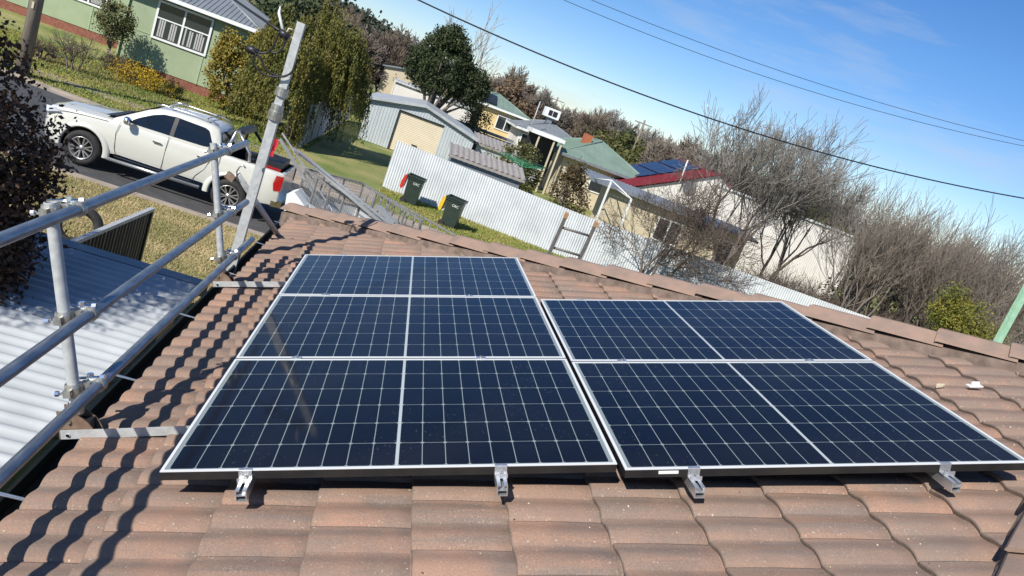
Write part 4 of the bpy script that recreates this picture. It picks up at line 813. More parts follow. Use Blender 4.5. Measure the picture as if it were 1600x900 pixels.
def hip_roof(parent, x0, x1, y0, y1, ze, pitch, mt, oh=.45, name='roof', gable=None, rib=.3, eavem=None, thick=.06):
    X0, X1, Y0, Y1 = x0 - oh, x1 + oh, y0 - oh, y1 + oh; tn = math.tan(math.radians(pitch))
    if (X1 - X0) >= (Y1 - Y0): h = (Y1 - Y0) / 2; a = Vector((X0 + (0 if gable else h), (Y0 + Y1) / 2, ze + h * tn)); c = Vector((X1 - (0 if gable else h), (Y0 + Y1) / 2, ze + h * tn)); lx = True
    else: h = (X1 - X0) / 2; a = Vector(((X0 + X1) / 2, Y0 + (0 if gable else h), ze + h * tn)); c = Vector(((X0 + X1) / 2, Y1 - (0 if gable else h), ze + h * tn)); lx = False
    p = [Vector((X0, Y0, ze)), Vector((X1, Y0, ze)), Vector((X1, Y1, ze)), Vector((X0, Y1, ze))]
    if lx: faces = [[p[0], p[1], c, a], [p[2], p[3], a, c], [p[1], p[2], c], [p[3], p[0], a]]
    else: faces = [[p[0], p[1], a], [p[1], p[2], c, a], [p[2], p[3], c], [p[3], p[0], a, c]]
    b = MB()
    for fc in faces:
        n = (fc[1] - fc[0]).cross(fc[2] - fc[0]).normalized(); e = (fc[1] - fc[0]); L_ = e.length; e.normalize()
        if gable and len(fc) == 3: continue
        k = max(2, int(L_ / rib)); up = n.cross(e).normalized()
        b.add(fc, [tuple(range(len(fc)))])
        # raised ribs clipped to the face
        H = max((q - fc[0]).dot(up) for q in fc)
        loc = [((q - fc[0]).dot(e), (q - fc[0]).dot(up)) for q in fc]
        for i in range(1, k):
            x = L_ * i / k; top = None
            for s in range(len(loc)):
                (xa, ya), (xb, yb) = loc[s], loc[(s + 1) % len(loc)]
                if abs(xa - xb) < 1e-6: continue
                if min(xa, xb) <= x <= max(xa, xb):
                    yy = ya + (yb - ya) * (x - xa) / (xb - xa); top = yy if top is None else max(top, yy)
            if top is None or top < .3: continue
            b.fbox(lambda q, r, z: fc[0] + e * q + up * r + n * z, (x - .025, .01, .001), (x + .025, top - .05, .025))
    b.m = 0
    # underside and fascia
    b.add([q - Vector((0, 0, thick)) for q in p], [(3, 2, 1, 0)])
    ro = b.build(name, [mt], parent)
    f = MB()
    for i in range(4):
        q, r = p[i], p[(i + 1) % 4]; f.add([q, r, r - Vector((0, 0, .16)), q - Vector((0, 0, .16))], [(3, 2, 1, 0)])
    f.build('fascia', eavem or WHITE, parent)
    f = MB(); f.tube([a, c], .07, 6)
    if not gable:
        if lx:
            for q, r in ((p[0], a), (p[3], a), (p[1], c), (p[2], c)): f.tube([q, r], .06, 6)
        else:
            for q, r in ((p[0], a), (p[1], a), (p[2], c), (p[3], c)): f.tube([q, r], .06, 6)
    f.build('ridge_flashing', mt, parent); return a, c
def walls(parent, x0, x1, y0, y1, z0, z1, mt, name='wall'):
    b = MB(); b.lo_hi((x0, y0, z0), (x1, y1, z1)); return b.build(name, mt, parent)
# pale green house across the street
gh = thing('green_house', 'pale green weatherboard house with grey iron roof across the street', 'house', (-12, 36, 0))
GX0 = at(205, 0, 33.6).x; GX1 = -7.35
walls(gh, GX0, GX1, 33.6, 41, .42, 3.55, GREEN); b = MB(); b.lo_hi((GX0 + .03, 33.63, -.1), (GX1 - .03, 40.9, .418)); b.build('plinth', BRICK, gh)
walls(gh, -26, GX0 - .004, 40.6, 48, .42, 3.55, GREEN); b = MB(); b.lo_hi((-25.9, 40.63, -.1), (GX0 - .03, 47.9, .418)); b.build('plinth', BRICK, gh)
for a, c in [((x - .03, 33.575, .42), (x + .03, 33.598, 3.5)) for x in (GX0 + .0, GX0 + 1.12, -9.05, GX1)] + [((GX0 + .04, 33.577, 1.80), (GX0 + 1.08, 33.597, 1.84)), ((-9.0, 33.577, 1.80), (GX1 - .04, 33.597, 1.84))] + [((x - .03, 40.575, .42), (x + .03, 40.598, 3.5)) for x in (-19.6, -16.6, -14.6)]:
    b = MB(); b.lo_hi(a, c); b.build('cover_strip', GREEND, gh)
wz0 = at(285, 75, 33.6).z; wx0, wx1 = at(248, 5, 33.6).x + .1, at(325, 60, 33.6).x
window(gh, wx0, wx1, 33.58, 1.80, 3.28, 2, 2, .09, curtain=True)
window(gh, at(110, 5, 40.6).x, at(165, 8, 40.6).x, 40.58, 1.75, 3.28, 2, 2, .09, curtain=True)
hip_roof(gh, GX0 + .0, GX1, 33.6, 42, 3.62, 21, PALEROOF, .5, rib=.2); hip_roof(gh, -26, GX0, 40.6, 48, 3.60, 21, PALEROOF, .5, rib=.2)
b = MB(); b.lo_hi((GX0 - .08, 33.5, .1), (GX0 - .02, 33.56, 3.5)); b.build('downpipe', GREEND, gh)
b = MB(); b.lo_hi((GX1 + .03, 33.5, .1), (GX1 + .09, 33.56, 3.5)); b.build('downpipe', WHITE, gh)
# garage
ga = thing('garage', 'grey steel garage with cream roller door at the end of the driveway', 'garage', (1, 39, 0))
gxl, gxr, gxa = -1.95, 4.0, .98; zl, zrr, za = 2.25, 2.1, 2.8
b = MB(); n = 400; vs = []
def gtop(x): return zl + (za - zl) * (x - gxl) / (gxa - gxl) if x < gxa else za + (zrr - za) * (x - gxa) / (gxr - gxa)
door = (-.25, 2.22, 2.12)
for k in range(n):
    xa, xb = gxl + (gxr - gxl) * k / n, gxl + (gxr - gxl) * (k + 1) / n; r_ = lambda x: 39 - .018 * (1 if (x % .16) < .045 else 0); zb = door[2] if door[0] < (xa + xb) / 2 < door[1] else 0
    b.add([(xa, r_(xa + .001), zb), (xb, r_(xb - .001), zb), (xb, r_(xb - .001), gtop(xb)), (xa, r_(xa + .001), gtop(xa))], [(0, 1, 2, 3)])
b.add([(gxl, 39, 0), (gxl, 46, 0), (gxl, 46, zl), (gxl, 39, zl)], [(0, 3, 2, 1)]); b.add([(gxr, 39, 0), (gxr, 46, 0), (gxr, 46, zrr), (gxr, 39, zrr)], [(0, 1, 2, 3)]); b.add([(gxl, 46, 0), (gxr, 46, 0), (gxr, 46, zrr), (gxa, 46, za), (gxl, 46, zl)], [(0, 1, 2, 3, 4)]); b.build('wall', GWALL, ga)
b = MB(); b.sheet((door[0], 39.06, .01), (0, 0, 2.11), (door[1] - door[0], 0, 0), 240, lambda s: -.012 * abs(math.sin(math.pi * s / .088))); dr = b.build('roller_door', CREAMD, ga)
b = MB(); b.lo_hi((.85, 38.99, .62), (1.15, 39.03, .66)); b.build('handle', BLKP, dr)
b = MB(); b.lo_hi((door[0] - .07, 38.96, 0), (door[0], 38.978, 2.12)); b.lo_hi((door[0] - .07, 38.96, 2.121), (door[1], 38.978, 2.19)); b.build('door_frame', BLKP, ga)
b = MB()
b.prism([(gxl - .15, 38.8, zl + .0), (gxa, 38.8, za + .05), (gxa, 38.8, za + .09), (gxl - .15, 38.8, zl + .04)], (0, 7.4, 0)); b.prism([(gxr + .15, 38.8, zrr - .0), (gxa, 38.8, za + .05), (gxa, 38.8, za + .09), (gxr + .15, 38.8, zrr + .04)], (0, 7.4, 0)); b.build('roof', CORR, ga)
b = MB(); b.prism([(gxl - .17, 38.76, zl - .12), (gxa, 38.76, za - .05), (gxa, 38.76, za + .10), (gxl - .17, 38.76, zl + .05)], (0, .035, 0)); b.prism([(gxa, 38.77, za - .05), (gxr + .17, 38.77, zrr - .12), (gxr + .17, 38.77, zrr + .05), (gxa, 38.77, za + .10)], (0, .03, 0)); b.build('barge_board', CORR, ga)
# generic low sheds and houses given by their real boxes
def shed(name, label, cat, x0, x1, y0, y1, zf, zb, wm, rm, oh=.15, group=None):
    t = thing(name, label, cat, ((x0 + x1) / 2, y0, 0), group)
    b = MB(); b.prism([(x0, y0, -.05), (x0, y1, -.05), (x0, y1, zb), (x0, y0, zf)], (x1 - x0, 0, 0)); b.build('wall', wm, t)
    b = MB(); d = Vector((0, y1 - y0 + 2 * oh, zb - zf)); o = Vector((x0 - oh, y0 - oh, zf + .03)); n = int((x1 - x0 + 2 * oh) / .04)
    b.sheet(o + Vector((0, 0, .03)), (x1 - x0 + 2 * oh, 0, 0), d, n, lambda s: .015 * (1 if s % .25 < .12 else -1)); b.build('roof', rm, t)
    b = MB(); b.lo_hi((x0 - oh, y0 - oh - .01, zf - .07), (x1 + oh, y0 - oh + .02, zf + .04)); b.build('fascia', rm, t); return t
a_, c_ = at(700, 238, 28.5), at(816, 290, 28.5)
shed('garden_shed', 'low brown lean-to shed roof just behind the white fence', 'shed', a_.x + .2, c_.x - .1, 28.6, 30.2, 1.75, 2.05, GREYROOF, BROWNROOF)
shed('white_shed', 'long white shed behind the garage and the dark tree', 'shed', at(618, 130, 55).x, at(740, 170, 55).x, 55, 60, 3.15, 3.15, WREND, WFENCE)
cs = thing('cream_building', 'tall cream gabled building half hidden left of the dark tree', 'building', (-1.8, 62, 0))
q = [at(603, 98, 62), at(648, 112, 62), at(690, 150, 62), at(690, 150, 62), at(596, 128, 62)]
b = MB(); xl, xr = q[0].x, q[0].x + 5; zt = q[0].z; b.prism([(xl, 62, 0), (xr, 62, 0), (xr, 62, zt - .9), ((xl + xr) / 2, 62, zt + .2), (xl, 62, zt - .3)], (0, 7, 0)); b.build('wall', CREAM, cs)
b = MB(); b.prism([(xl - .2, 61.8, zt - .32), ((xl + xr) / 2, 61.8, zt + .22), (xr + .2, 61.8, zt - .9), (xr + .2, 61.8, zt - .78), ((xl + xr) / 2, 61.8, zt + .34), (xl - .2, 61.8, zt - .2)], (0, 7.4, 0)); b.build('roof', PALEROOF, cs)
window(cs, xl + 1.2, xl + 2.4, 61.99, zt - 2.2, zt - 1.2, 1, 1, .06)
dfn = MB(); a_ = at(640, 140, 50); dfn.box((a_.x + 3.8, 50, 2.15), (8.0, .12, .2)); dfn.box((a_.x + 3.8, 50.1, 1.0), (7.9, .06, 2.0)); tag(dfn.build('dark_fence', GREYROOF), 'dark capped fence behind the garage under the evergreen tree', 'fence')
shed('grey_shed', 'small pale grey shed right of the garage', 'shed', 4.3, 7.0, 40, 43, 1.85, 2.2, GWALL, BROWNROOF)
# yellow house with green roof and solar array
yh = thing('yellow_house', 'yellow house with green roof and dark solar array in the distance', 'house', (8, 60, 0))
y0x, y1x = 5.6, 9.0
walls(yh, y0x, y1x + .2, 60, 68, 0, 3.75, YELL); hip_roof(yh, y0x - 1.5, y1x + .2, 60, 70, 3.85, 20, GREENROOF, .4, gable=None, rib=.4)
window(yh, 7.0, 8.4, 59.98, 2.3, 3.3, 2, 1, .08); b = MB(); tn = math.tan(math.radians(20)); b.prism([(3.75 + .2, 60.8, 3.85 + .5), (3.95, 63.5, 3.85 + 1.0), (5.2, 62.6, 4.9), (5.2, 60.8, 4.4)], (0, 0, .05))
b = MB(); b.prism([(4.3, 59.75, 3.97), (6.5, 59.75, 3.97), (6.5, 61.6, 4.65), (4.9, 61.6, 4.65)], (0, -.02, .06)); b.build('solar_array', CARGL, yh)
# grey roofed house with evaporative cooler
ac = thing('grey_roof_house', 'white house with grey iron roof carrying a boxy cooler', 'house', (11, 55, 0))
walls(ac, 8.2, 13.4, 54, 62, 0, 3.1, WREND); hip_roof(ac, 8.2, 13.4, 54, 62, 3.2, 19, PALEROOF, .5, rib=.3)
for k in range(3): window(ac, 8.5 + k * .8, 9.05 + k * .8, 53.98, 1.9, 2.8, 1, 1, .08)
p = at(862, 177, 56.5); b = MB(); b.lo_hi((p.x - .6, 56, p.z - .35), (p.x + .6, 57.1, p.z + .35)); kc = b.build('cooler', WHITE, ac); b = MB(); b.lo_hi((p.x - .32, 55.97, p.z - .2), (p.x - .03, 55.99, p.z + .2)); b.lo_hi((p.x + .03, 55.97, p.z - .2), (p.x + .38, 55.99, p.z + .2)); b.build('vent', BLKP, kc)
b = MB(); b.lo_hi((p.x - .2, 56.2, p.z - 1.2), (p.x + .2, 56.8, p.z - .352)); b.build('duct', PALEROOF, kc)
b = MB(); p = at(828, 205, 53); b.tube([(p.x, 53.2, 2.9), (p.x, 53.2, 5.4)], .04, 6); b.build('flue', GALVR, ac)
# cream house with green iron roof
gr = thing('green_roof_house', 'cream house with broad pale green iron roof and brick chimney', 'house', (12.5, 45, 0))
walls(gr, 10.2, 15.6, 45, 53, 0, 2.75, CREAM); hip_roof(gr, 10.2, 15.6, 45, 53, 2.85, 24, GREENROOF, .6, rib=.35, eavem=GREYROOF)
p = at(917, 218, 48); b = MB(); b.lo_hi((p.x - .28, 47.7, p.z - 1.2), (p.x + .28, 48.3, p.z + .35)); b.build('chimney', mat('orange_brick', (.42, .13, .05), .85, c2=(.32, .10, .05), scale=6), gr)
window(gr, 12.4, 13.4, 44.98, 1.2, 2.2, 1, 1, .07)
# verandah left of it
vd = thing('verandah', 'open verandah with pale fascia and lattice left of the green roof', 'verandah', (8.7, 44, 0))
p0, p1 = at(832, 204, 44), at(878, 222, 44); b = MB(); b.prism([(p0.x, 44, p0.z - .1), (p1.x + .2, 44, p0.z - .1), (p1.x + .2, 44, p0.z + .12), (p0.x, 44, p0.z + .12)], (0, 2.5, 0)); b.build('roof', WHITE, vd)
b = MB()
for x in (p0.x + .5, p0.x + 1.5, p1.x): b.lo_hi((x, 44.1, 0), (x + .1, 44.2, p0.z - .1))
b.build('post', CREAM, vd); b = MB(); b.lo_hi((p0.x + .2, 46.3, 0), (p1.x + .2, 46.4, p0.z - .1)); b.build('back_wall', BLKP, vd)
b = MB()
for i in range(9): b.lo_hi((p0.x + .1 + i * .15, 44.02, .4), (p0.x + .15 + i * .15, 44.04, 1.5))
for i in range(7): b.lo_hi((p0.x + .1, 44.0, .45 + i * .15), (p0.x + 1.4, 44.018, .5 + i * .15))
b.build('lattice', WHITE, vd)
# red roofed gable house with solar array
rh = thing('red_roof_house', 'white gabled house with deep red iron roof and blue solar array', 'house', (18, 42, 0))
RY = 42; rl, ra, rr_ = at(985, 291, RY), at(1125, 273, RY), at(1150, 306, RY)
b = MB(); b.prism([(rl.x + .1, RY, 0), (rr_.x + .3, RY, 0), (rr_.x, RY, rr_.z), (ra.x, RY, ra.z - .08), (rl.x + .1, RY, rl.z - .08)], (0, 8, 0)); b.build('wall', WREND, rh)
def roof_slab(A, B_, dy, y0, th, mt, nm, par, rib=.35):
    A = Vector((A.x, y0, A.z)); B_ = Vector((B_.x, y0, B_.z)); b = MB(); d = (B_ - A); n = Vector((-d.z, 0, d.x)).normalized(); n = n if n.z > 0 else -n
    b.prism([A, B_, B_ + n * th, A + n * th], (0, dy, 0))
    for k in range(int(dy / rib)): b.prism([A + n * (th + .002) + Vector((0, k * rib, 0)), B_ + n * (th + .002) + Vector((0, k * rib, 0)), B_ + n * (th + .03) + Vector((0, k * rib, 0)), A + n * (th + .03) + Vector((0, k * rib, 0))], (0, .05, 0))
    b.build(nm, mt, par); return n
eL = rl + (rl - ra) * .12; n_ = roof_slab(eL, ra, 8.4, RY - .2, .06, REDROOF, 'roof', rh); roof_slab(ra, rr_, 8.4, RY - .2, .06, REDROOF, 'roof', rh)
b = MB(); d = (ra - eL); o = Vector((eL.x, RY + 2.4, eL.z)) + n_ * .12
for i in range(3):
    for j in range(3): b.prism([o + d * (.28 + .23 * i) + Vector((0, 1.75 * j, 0)), o + d * (.49 + .23 * i) + Vector((0, 1.75 * j, 0)), o + d * (.49 + .23 * i) + Vector((0, 1.7 + 1.75 * j, 0)), o + d * (.28 + .23 * i) + Vector((0, 1.7 + 1.75 * j, 0))], n_ * .04)
b.build('solar_array', mat('blue_solar_glass', (.010, .018, .05), .3, spec=.5), rh)
b = MB(); p = at(1061, 285, RY - .4); p2 = at(1074, 250, RY - .4); b.tube([(p.x, RY - .5, p.z), (p2.x, RY - .5, p2.z)], .045, 6); b.build('flue', WHITE, rh)
b = MB(); p = at(1078, 293, RY - .1); b.lathe((p.x, RY - .08, p.z), (0, -1, 0), [(0, 0), (0, .42), (.03, .42), (.03, 0)], 20, False); b.build('round_vent', GREYROOF, rh)
# long white building right of it
lw = thing('white_building', 'long white rendered building behind the bare thicket', 'building', (24, 40, 0))
p0, p1 = at(1145, 300, 40), at(1335, 372, 40); b = MB(); b.prism([(p0.x, 40, 0), (p1.x + .3, 40, 0), (p1.x + .6, 40, p1.z - 1.2), (p1.x, 40, p1.z), (p0.x, 40, p0.z)], (0, 6, 0)); b.build('wall', WREND, lw)
b = MB(); b.prism([(p0.x - .1, 39.9, p0.z + .002), (p1.x + .1, 39.9, p1.z + .002), (p1.x + .1, 39.9, p1.z + .12), (p0.x - .1, 39.9, p0.z + .12)], (0, 6.2, 0)); b.build('coping', WHITE, lw)
b = MB(); n = 60
for k in range(n): x = p0.x + .1 + (p1.x - p0.x - .2) * k / n; b.lo_hi((x, 39.975, .05), (x + .03, 39.998, min(p0.z, p1.z) - .05))
b.build('wall_rib', WREND, lw)
# beige house close behind the fence, with its carport posts
bh = thing('beige_house', 'long beige house with grey iron roof behind the bare fence tree', 'house', (13, 32, 0))
walls(bh, 10.3, 17.6, 32, 34, 0, 2.55, CREAM); b = MB()
b.sheet((8.9, 31.6, 2.68), (9.1, 0, -.12), (0, 2.6, .22), 300, lambda s: .015 * math.sin(2 * math.pi * s / .2)); b.build('roof', GREYROOF, bh); b = MB(); b.prism([(8.9, 31.57, 2.56), (18.0, 31.57, 2.44), (18.0, 31.57, 2.56), (8.9, 31.57, 2.68)], (0, .03, 0)); b.build('fascia', GREYROOF, bh)
window(bh, 16.3, 17.0, 31.98, .9, 2.0, 1, 1, .08); window(bh, 13.0, 14.2, 31.98, 1.0, 2.0, 2, 1, .08)
for x, y in ((9.35, 29.3), (10.15, 28.2)): b = MB(); b.lo_hi((x - .04, y, 0), (x + .04, y + .08, 3.0 if y > 29 else 2.6)); b.build('carport_post', WHITE, bh)
b = MB(); b.tube([(9.35, 29.3, 3.0), (10.15, 28.2, 2.6)], .03, 6); b.tube([(9.35, 29.3, 3.0), (9.2, 31.6, 2.7)], .03, 6); b.tube([(10.15, 28.2, 2.6), (10.3, 31.6, 2.6)], .03, 6); b.build('carport_beam', WHITE, bh)
# clothes hoist
hh = thing('clothes_hoist', 'green rotary clothes hoist behind the white fence', 'clothes hoist', (5.7, 31, 0))
b = MB(); b.tube([(5.7, 31, 0), (5.7, 31, 2.35)], .03, 8); b.build('pole', GRN, hh); b = MB()
for k in range(4):
    a = k * math.pi / 2 + .5; e = Vector((5.7 + 1.4 * math.cos(a), 31 + 1.4 * math.sin(a), 2.4)); b.tube([(5.7, 31, 2.1), e], .018, 6)
    for f in (.4, .6, .8, 1): a2 = a + math.pi / 2; b.tube([Vector((5.7 + 1.4 * f * math.cos(a), 31 + 1.4 * f * math.sin(a), 2.1 + .3 * f)), Vector((5.7 + 1.4 * f * math.cos(a2), 31 + 1.4 * f * math.sin(a2), 2.1 + .3 * f))], .008, 4)
b.build('wire_frame', GRN, hh)
# ------------------------------------------------------------------ poles and wires
sp = thing('street_pole', 'weathered timber power pole across the street at far left', 'power pole', (-11.45, 23.5, 0))
b = MB(); b.tube([(-11.42, 23.5, -.1), (-11.42, 23.5, 3.5), (-11.40, 23.5, 8.2)], [.20, .18, .15], 16); b.build('pole', WOODP, sp)
b = MB(); b.lo_hi((-11.44, 23.29, 2.1), (-11.38, 23.31, 2.3)); b.build('plate', CREAM, sp)
gp = MB(); gp.lo_hi((11.36, 8.95, 0), (11.46, 9.05, 6.2)); tag(gp.build('green_post', GPOST), 'mint green painted square post standing behind the hip at far right', 'post')
def wire(px, Y0, Y1, r, label):
    pts = [at(x, y, Y0 + (Y1 - Y0) * i / (len(px) - 1)) for i, (x, y) in enumerate(px)]; xs = np.array([(p - pts[0]).xy.length for p in pts]); co = np.polyfit(xs, [p.z for p in pts], 2)
    d = (pts[-1] - pts[0]); d.z = 0; L_ = d.length; d /= L_; b = MB(); o = []
    for i in range(61):
        s = -6 + (L_ + 14) * i / 60; p = pts[0] + d * s; p.z = np.polyval(co, s); o.append(p)
    b.tube(o, r, 6); tag(b.build('overhead_wire', CABLE), label, 'wire', 'overhead wires crossing the sky')
wire([(655, 0), (830, 80), (1220, 219.5), (1600, 310)], 14, 14.01, .017, 'thick black overhead wire, lowest across the sky')
wire([(880, 0), (1120, 92), (1270, 145), (1600, 228)], 20, 20.01, .008, 'thin overhead wire, lower of the two faint ones')
wire([(925, 0), (1132, 81), (1300, 137), (1600, 220)], 20.5, 20.51, .008, 'thin overhead wire, uppermost of the faint pair')
def far_pole(px, py, Y, h, label):
    p = at(px, py, Y); t = thing('power_pole', label, 'power pole', (p.x, Y, 0), 'distant power poles'); b = MB(); b.tube([(p.x, Y, 0), (p.x, Y, p.z)], [.16, .12], 8); b.build('pole', WOODP, t)
    b = MB(); b.lo_hi((p.x - 1.1, Y - .06, p.z - .5), (p.x + 1.1, Y + .06, p.z - .38)); b.lo_hi((p.x - .8, Y - .06, p.z - 1.4), (p.x + .8, Y + .06, p.z - 1.28)); b.build('crossarm', WOODP, t)
far_pole(1008, 188, 85, 0, 'distant power pole with crossarms above the green roof'); far_pole(872, 152, 110, 0, 'faint distant power pole among the bare trees at centre')
# ------------------------------------------------------------------ trees
def branch_tree(seed, h, r0, spread=.6, up=.12, levels=5, kids=(3, 5), ratio=.68, twig=.006, stems=1, lean=(0, 0), curl=.12, first=.25):
    rnd = random.Random(seed); trunk = MB(); crown = MB(); G = lambda: rnd.gauss(0, 1)
    def grow(p, d, L_, r, lv):
        n = 4 if lv < 2 else 3; pts = [p]; rs = [r]; dd = d.copy()
        for i in range(n):
            dd = (dd + Vector((G(), G(), G())) * curl + Vector((0, 0, up))).normalized(); pts.append(pts[-1] + dd * (L_ / n)); rs.append(max(twig, r * (1 - .42 * (i + 1) / n)))
        tgt = trunk if lv < 2 else crown; tgt.tube(pts, rs, 7 if lv < 1 else (5 if lv < 3 else 3), caps=False)
        if lv >= levels: return
        k = rnd.randint(*kids) + (1 if lv > 1 else 0)
        for j in range(k):
            t = first + (1 - first) * (j + rnd.random()) / k if lv > 0 else .45 + .55 * (j + rnd.random()) / k; t = min(t, .999); x = t * n; i = int(x); q = pts[i].lerp(pts[i + 1], x - i)
            a = Vector((G(), G(), G())); a -= dd * a.dot(dd); a.normalize(); nd = (dd * (1 - spread * .5) + a * spread * rnd.uniform(.6, 1.2)).normalized()
            grow(q, nd, L_ * ratio * rnd.uniform(.75, 1.15), max(twig, rs[i] * rnd.uniform(.5, .68)), lv + 1)
        grow(pts[-1], dd, L_ * ratio, rs[-1] * .9, lv + 1)
    for s in range(stems):
        a = 2 * math.pi * s / stems + rnd.random(); off = Vector((math.cos(a), math.sin(a), 0)) * (.25 if stems > 1 else 0)
        d = (Vector((lean[0], lean[1], 1)) + off * (1.2 if stems > 1 else 0)).normalized(); grow(Vector(off * .6), d, h * .34 * (rnd.uniform(.8, 1.1)), r0, 0)
    return trunk, crown
def bare_tree(name, label, loc, tc, bark=BARK, tw=TWIG, cat='tree', group=None, rz=0):
    t = thing(name, label, cat, loc, group, rz); local(tc[0].build('trunk', bark, t)); local(tc[1].build('crown', tw, t)); return t
def clumps(cs, rad, n, dense=1.0):
    o = []
    for c in cs: k = np.clip(NR.normal(size=(int(n * dense), 3)), -1.9, 1.9); o.append(k * rad * .5 + c)
    return np.concatenate(o)
def leafy(name, label, loc, ells, nclump, nleaf, lsize, mt, trunkh=1.0, tr=.14, cat='tree', group=None, crad=.45, inner=.45, asp=.7, bark=BARK):
    t = thing(name, label, cat, loc, group); cs = []; L0_ = Vector(loc)
    for (c, r) in ells:
        k = int(nclump * (r[0] * r[1] * r[2]) ** .5)
        v = NR.normal(size=(k, 3)); v /= np.linalg.norm(v, axis=1)[:, None]; v *= (NR.uniform(inner ** 3, 1, k) ** (1 / 3))[:, None]; cs.append(v * r + c)
    cs = np.concatenate(cs); C_ = clumps(cs, crad * NR.uniform(.6, 1.3), nleaf); C_ = C_[C_[:, 2] > .02]
    quads_obj('crown', rand_quads(C_, lsize, asp=asp), mt, t)
    b = MB(); rnd = random.Random(len(cs)); mid = Vector(ells[0][0])
    b.tube([(0, 0, -.05), (mid.x * .4, mid.y * .4, trunkh * .6), (mid.x * .8, mid.y * .8, max(trunkh, mid.z * .8))], [tr, tr * .8, tr * .5], 8)
    for i in range(9):
        c = Vector(cs[rnd.randrange(len(cs))]); s = Vector((mid.x * .4, mid.y * .4, trunkh * .6)); b.tube([s, s.lerp(c, .5) + Vector((0, 0, .1)), c], [tr * .45, tr * .3, .01], 5)
    local(b.build('trunk', bark, t)); return t
def weeping(name, label, loc, R_, H, n, mt):
    t = thing(name, label, 'tree', loc); Cs = []; Ds = []
    anch = [(NR.uniform(0, 2 * math.pi), math.sqrt(NR.uniform(.01, 1)), NR.uniform(.66, 1.04)) for _ in range(85)]
    for i in range(n):
        a0, r0_, zk = anch[i % 85]; a = a0 + NR.normal() * .12 / max(r0_, .25); rr = min(1.08, abs(r0_ + NR.normal() * .075)); zt = H * (.42 + .58 * math.sqrt(max(0, 1 - min(rr, 1) ** 2))) * zk * NR.uniform(.94, 1.03); ln = NR.uniform(.6, 2.0) * (.6 + rr * .7)
        lob = 1 + .16 * math.sin(3 * a + 1) + .09 * math.sin(7 * a); x, y = R_ * rr * lob * math.cos(a), R_ * rr * lob * math.sin(a); k = int(ln / .055); s = np.arange(k) / k
        ox, oy = math.cos(a) * .35, math.sin(a) * .35; P_ = np.stack([x + ox * np.sqrt(s) + NR.normal(size=k) * .035, y + oy * np.sqrt(s) + NR.normal(size=k) * .035, zt - ln * s ** 1.15 + .15 * np.sin(s * 3)], 1); Cs.append(P_[P_[:, 2] > .15])
    C_ = np.concatenate(Cs); m_ = len(C_); d = NR.normal(size=(m_, 3)) * .45; d[:, 2] -= 1; d /= np.linalg.norm(d, axis=1)[:, None]; s_ = NR.normal(size=(m_, 3)); s_ -= d * (d * s_).sum(1)[:, None]; s_ /= np.linalg.norm(s_, axis=1)[:, None]
    sz = NR.uniform(.09, .17, m_)[:, None]; V = np.stack([C_ - d * sz * .5, C_ + s_ * sz * .17, C_ + d * sz * .5, C_ - s_ * sz * .17], 1); quads_obj('crown', V, mt, t)
    b = MB(); b.tube([(0, 0, -.1), (.1, 0, 1.2), (0, .1, 2.6)], [.3, .24, .16], 10)
    for i in range(12): a = i * .6; b.tube([(0, .05, 1.6 + .1 * i), (math.cos(a) * R_ * .4, math.sin(a) * R_ * .4, 3 + .1 * i), (math.cos(a) * R_ * .7, math.sin(a) * R_ * .7, 3.6)], [.1, .06, .02], 5)
    local(b.build('trunk', BARK, t)); return t
# big weeping tree beside the driveway
weeping('weeping_tree', 'big olive green weeping tree left of the driveway fence', (-4.15, 30.2, 0), 2.3, 5.6, 3000, LF_PEP)
leafy('garden_shrub', 'yellow green leafy shrub at the right end of the green house', (-7.1, 31.2, 0), [((-.1, 0, 1.6), (1.0, .8, 1.5)), ((.7, .3, 2.7), (.8, .7, 1.0)), ((-.5, .2, 2.4), (.5, .5, .9)), ((.9, .2, .9), (.7, .6, .8))], 150, 34, .11, LF_YEL, 1.0, .07, 'shrub', crad=.32)
p = at(181, 34, 32.3); leafy('garden_shrub', 'round leafy shrub at the corner of the green house', (p.x, 32.3, 0), [((0, 0, p.z), (.72, .7, .88)), ((.75, -.6, p.z - 1.9), (.85, .6, .75))], 190, 40, .085, LF_SHR, 1.2, .07, 'shrub', crad=.24)
p = gz(222, 138); leafy('broom_bush', 'low broom bush covered in yellow flowers in the garden bed', (p.x, p.y, 0), [((-.4, 0, .42), (.95, .7, .5)), ((.5, .0, .35), (.7, .6, .42))], 100, 34, .07, LF_BRM, .3, .04, 'bush', crad=.2)
p = gz(265, 152); leafy('dark_bush', 'small dark green bush at the foot of the yellow broom', (p.x - .1, p.y, 0), [((0, 0, .3), (.55, .45, .36))], 120, 34, .07, LF_DK, .3, .04, 'bush', crad=.18)
for i, (x, y, lab, s) in enumerate(((112, 110, 'pruned bare rose bush nearest the street pole', 1.5), (240, 118, 'leafless rose bush behind the yellow broom', 1.3), (300, 140, 'leafless rose bush under the house wall at right', 1.1), (60, 92, 'low bare rose bush just right of the pole foot', .9), (180, 118, 'bare stems between the pruned rose and the broom', .9))):
    p = gz(x, y); bare_tree('rose_bush', lab, (p.x, p.y, 0), branch_tree(40 + i, s * 1.2, .035, .75, .05, 3, (3, 4), .7, .006, 4), BARK, TWIGD, 'rose bush', 'pruned rose bushes in the garden bed')
p = gz(58, 20); leafy('deep_shade_tree', 'very dark evergreen added in place of deep shade at the far left end of the green house', (p.x - 3.5, p.y - 2.5, 0), [((0, 0, 2.2), (2.6, 1.6, 2.2))], 70, 40, .16, LF_DK, 1, .15, 'tree', crad=.5)  # added tree, its dark leaves stand in for deep shade beyond the house
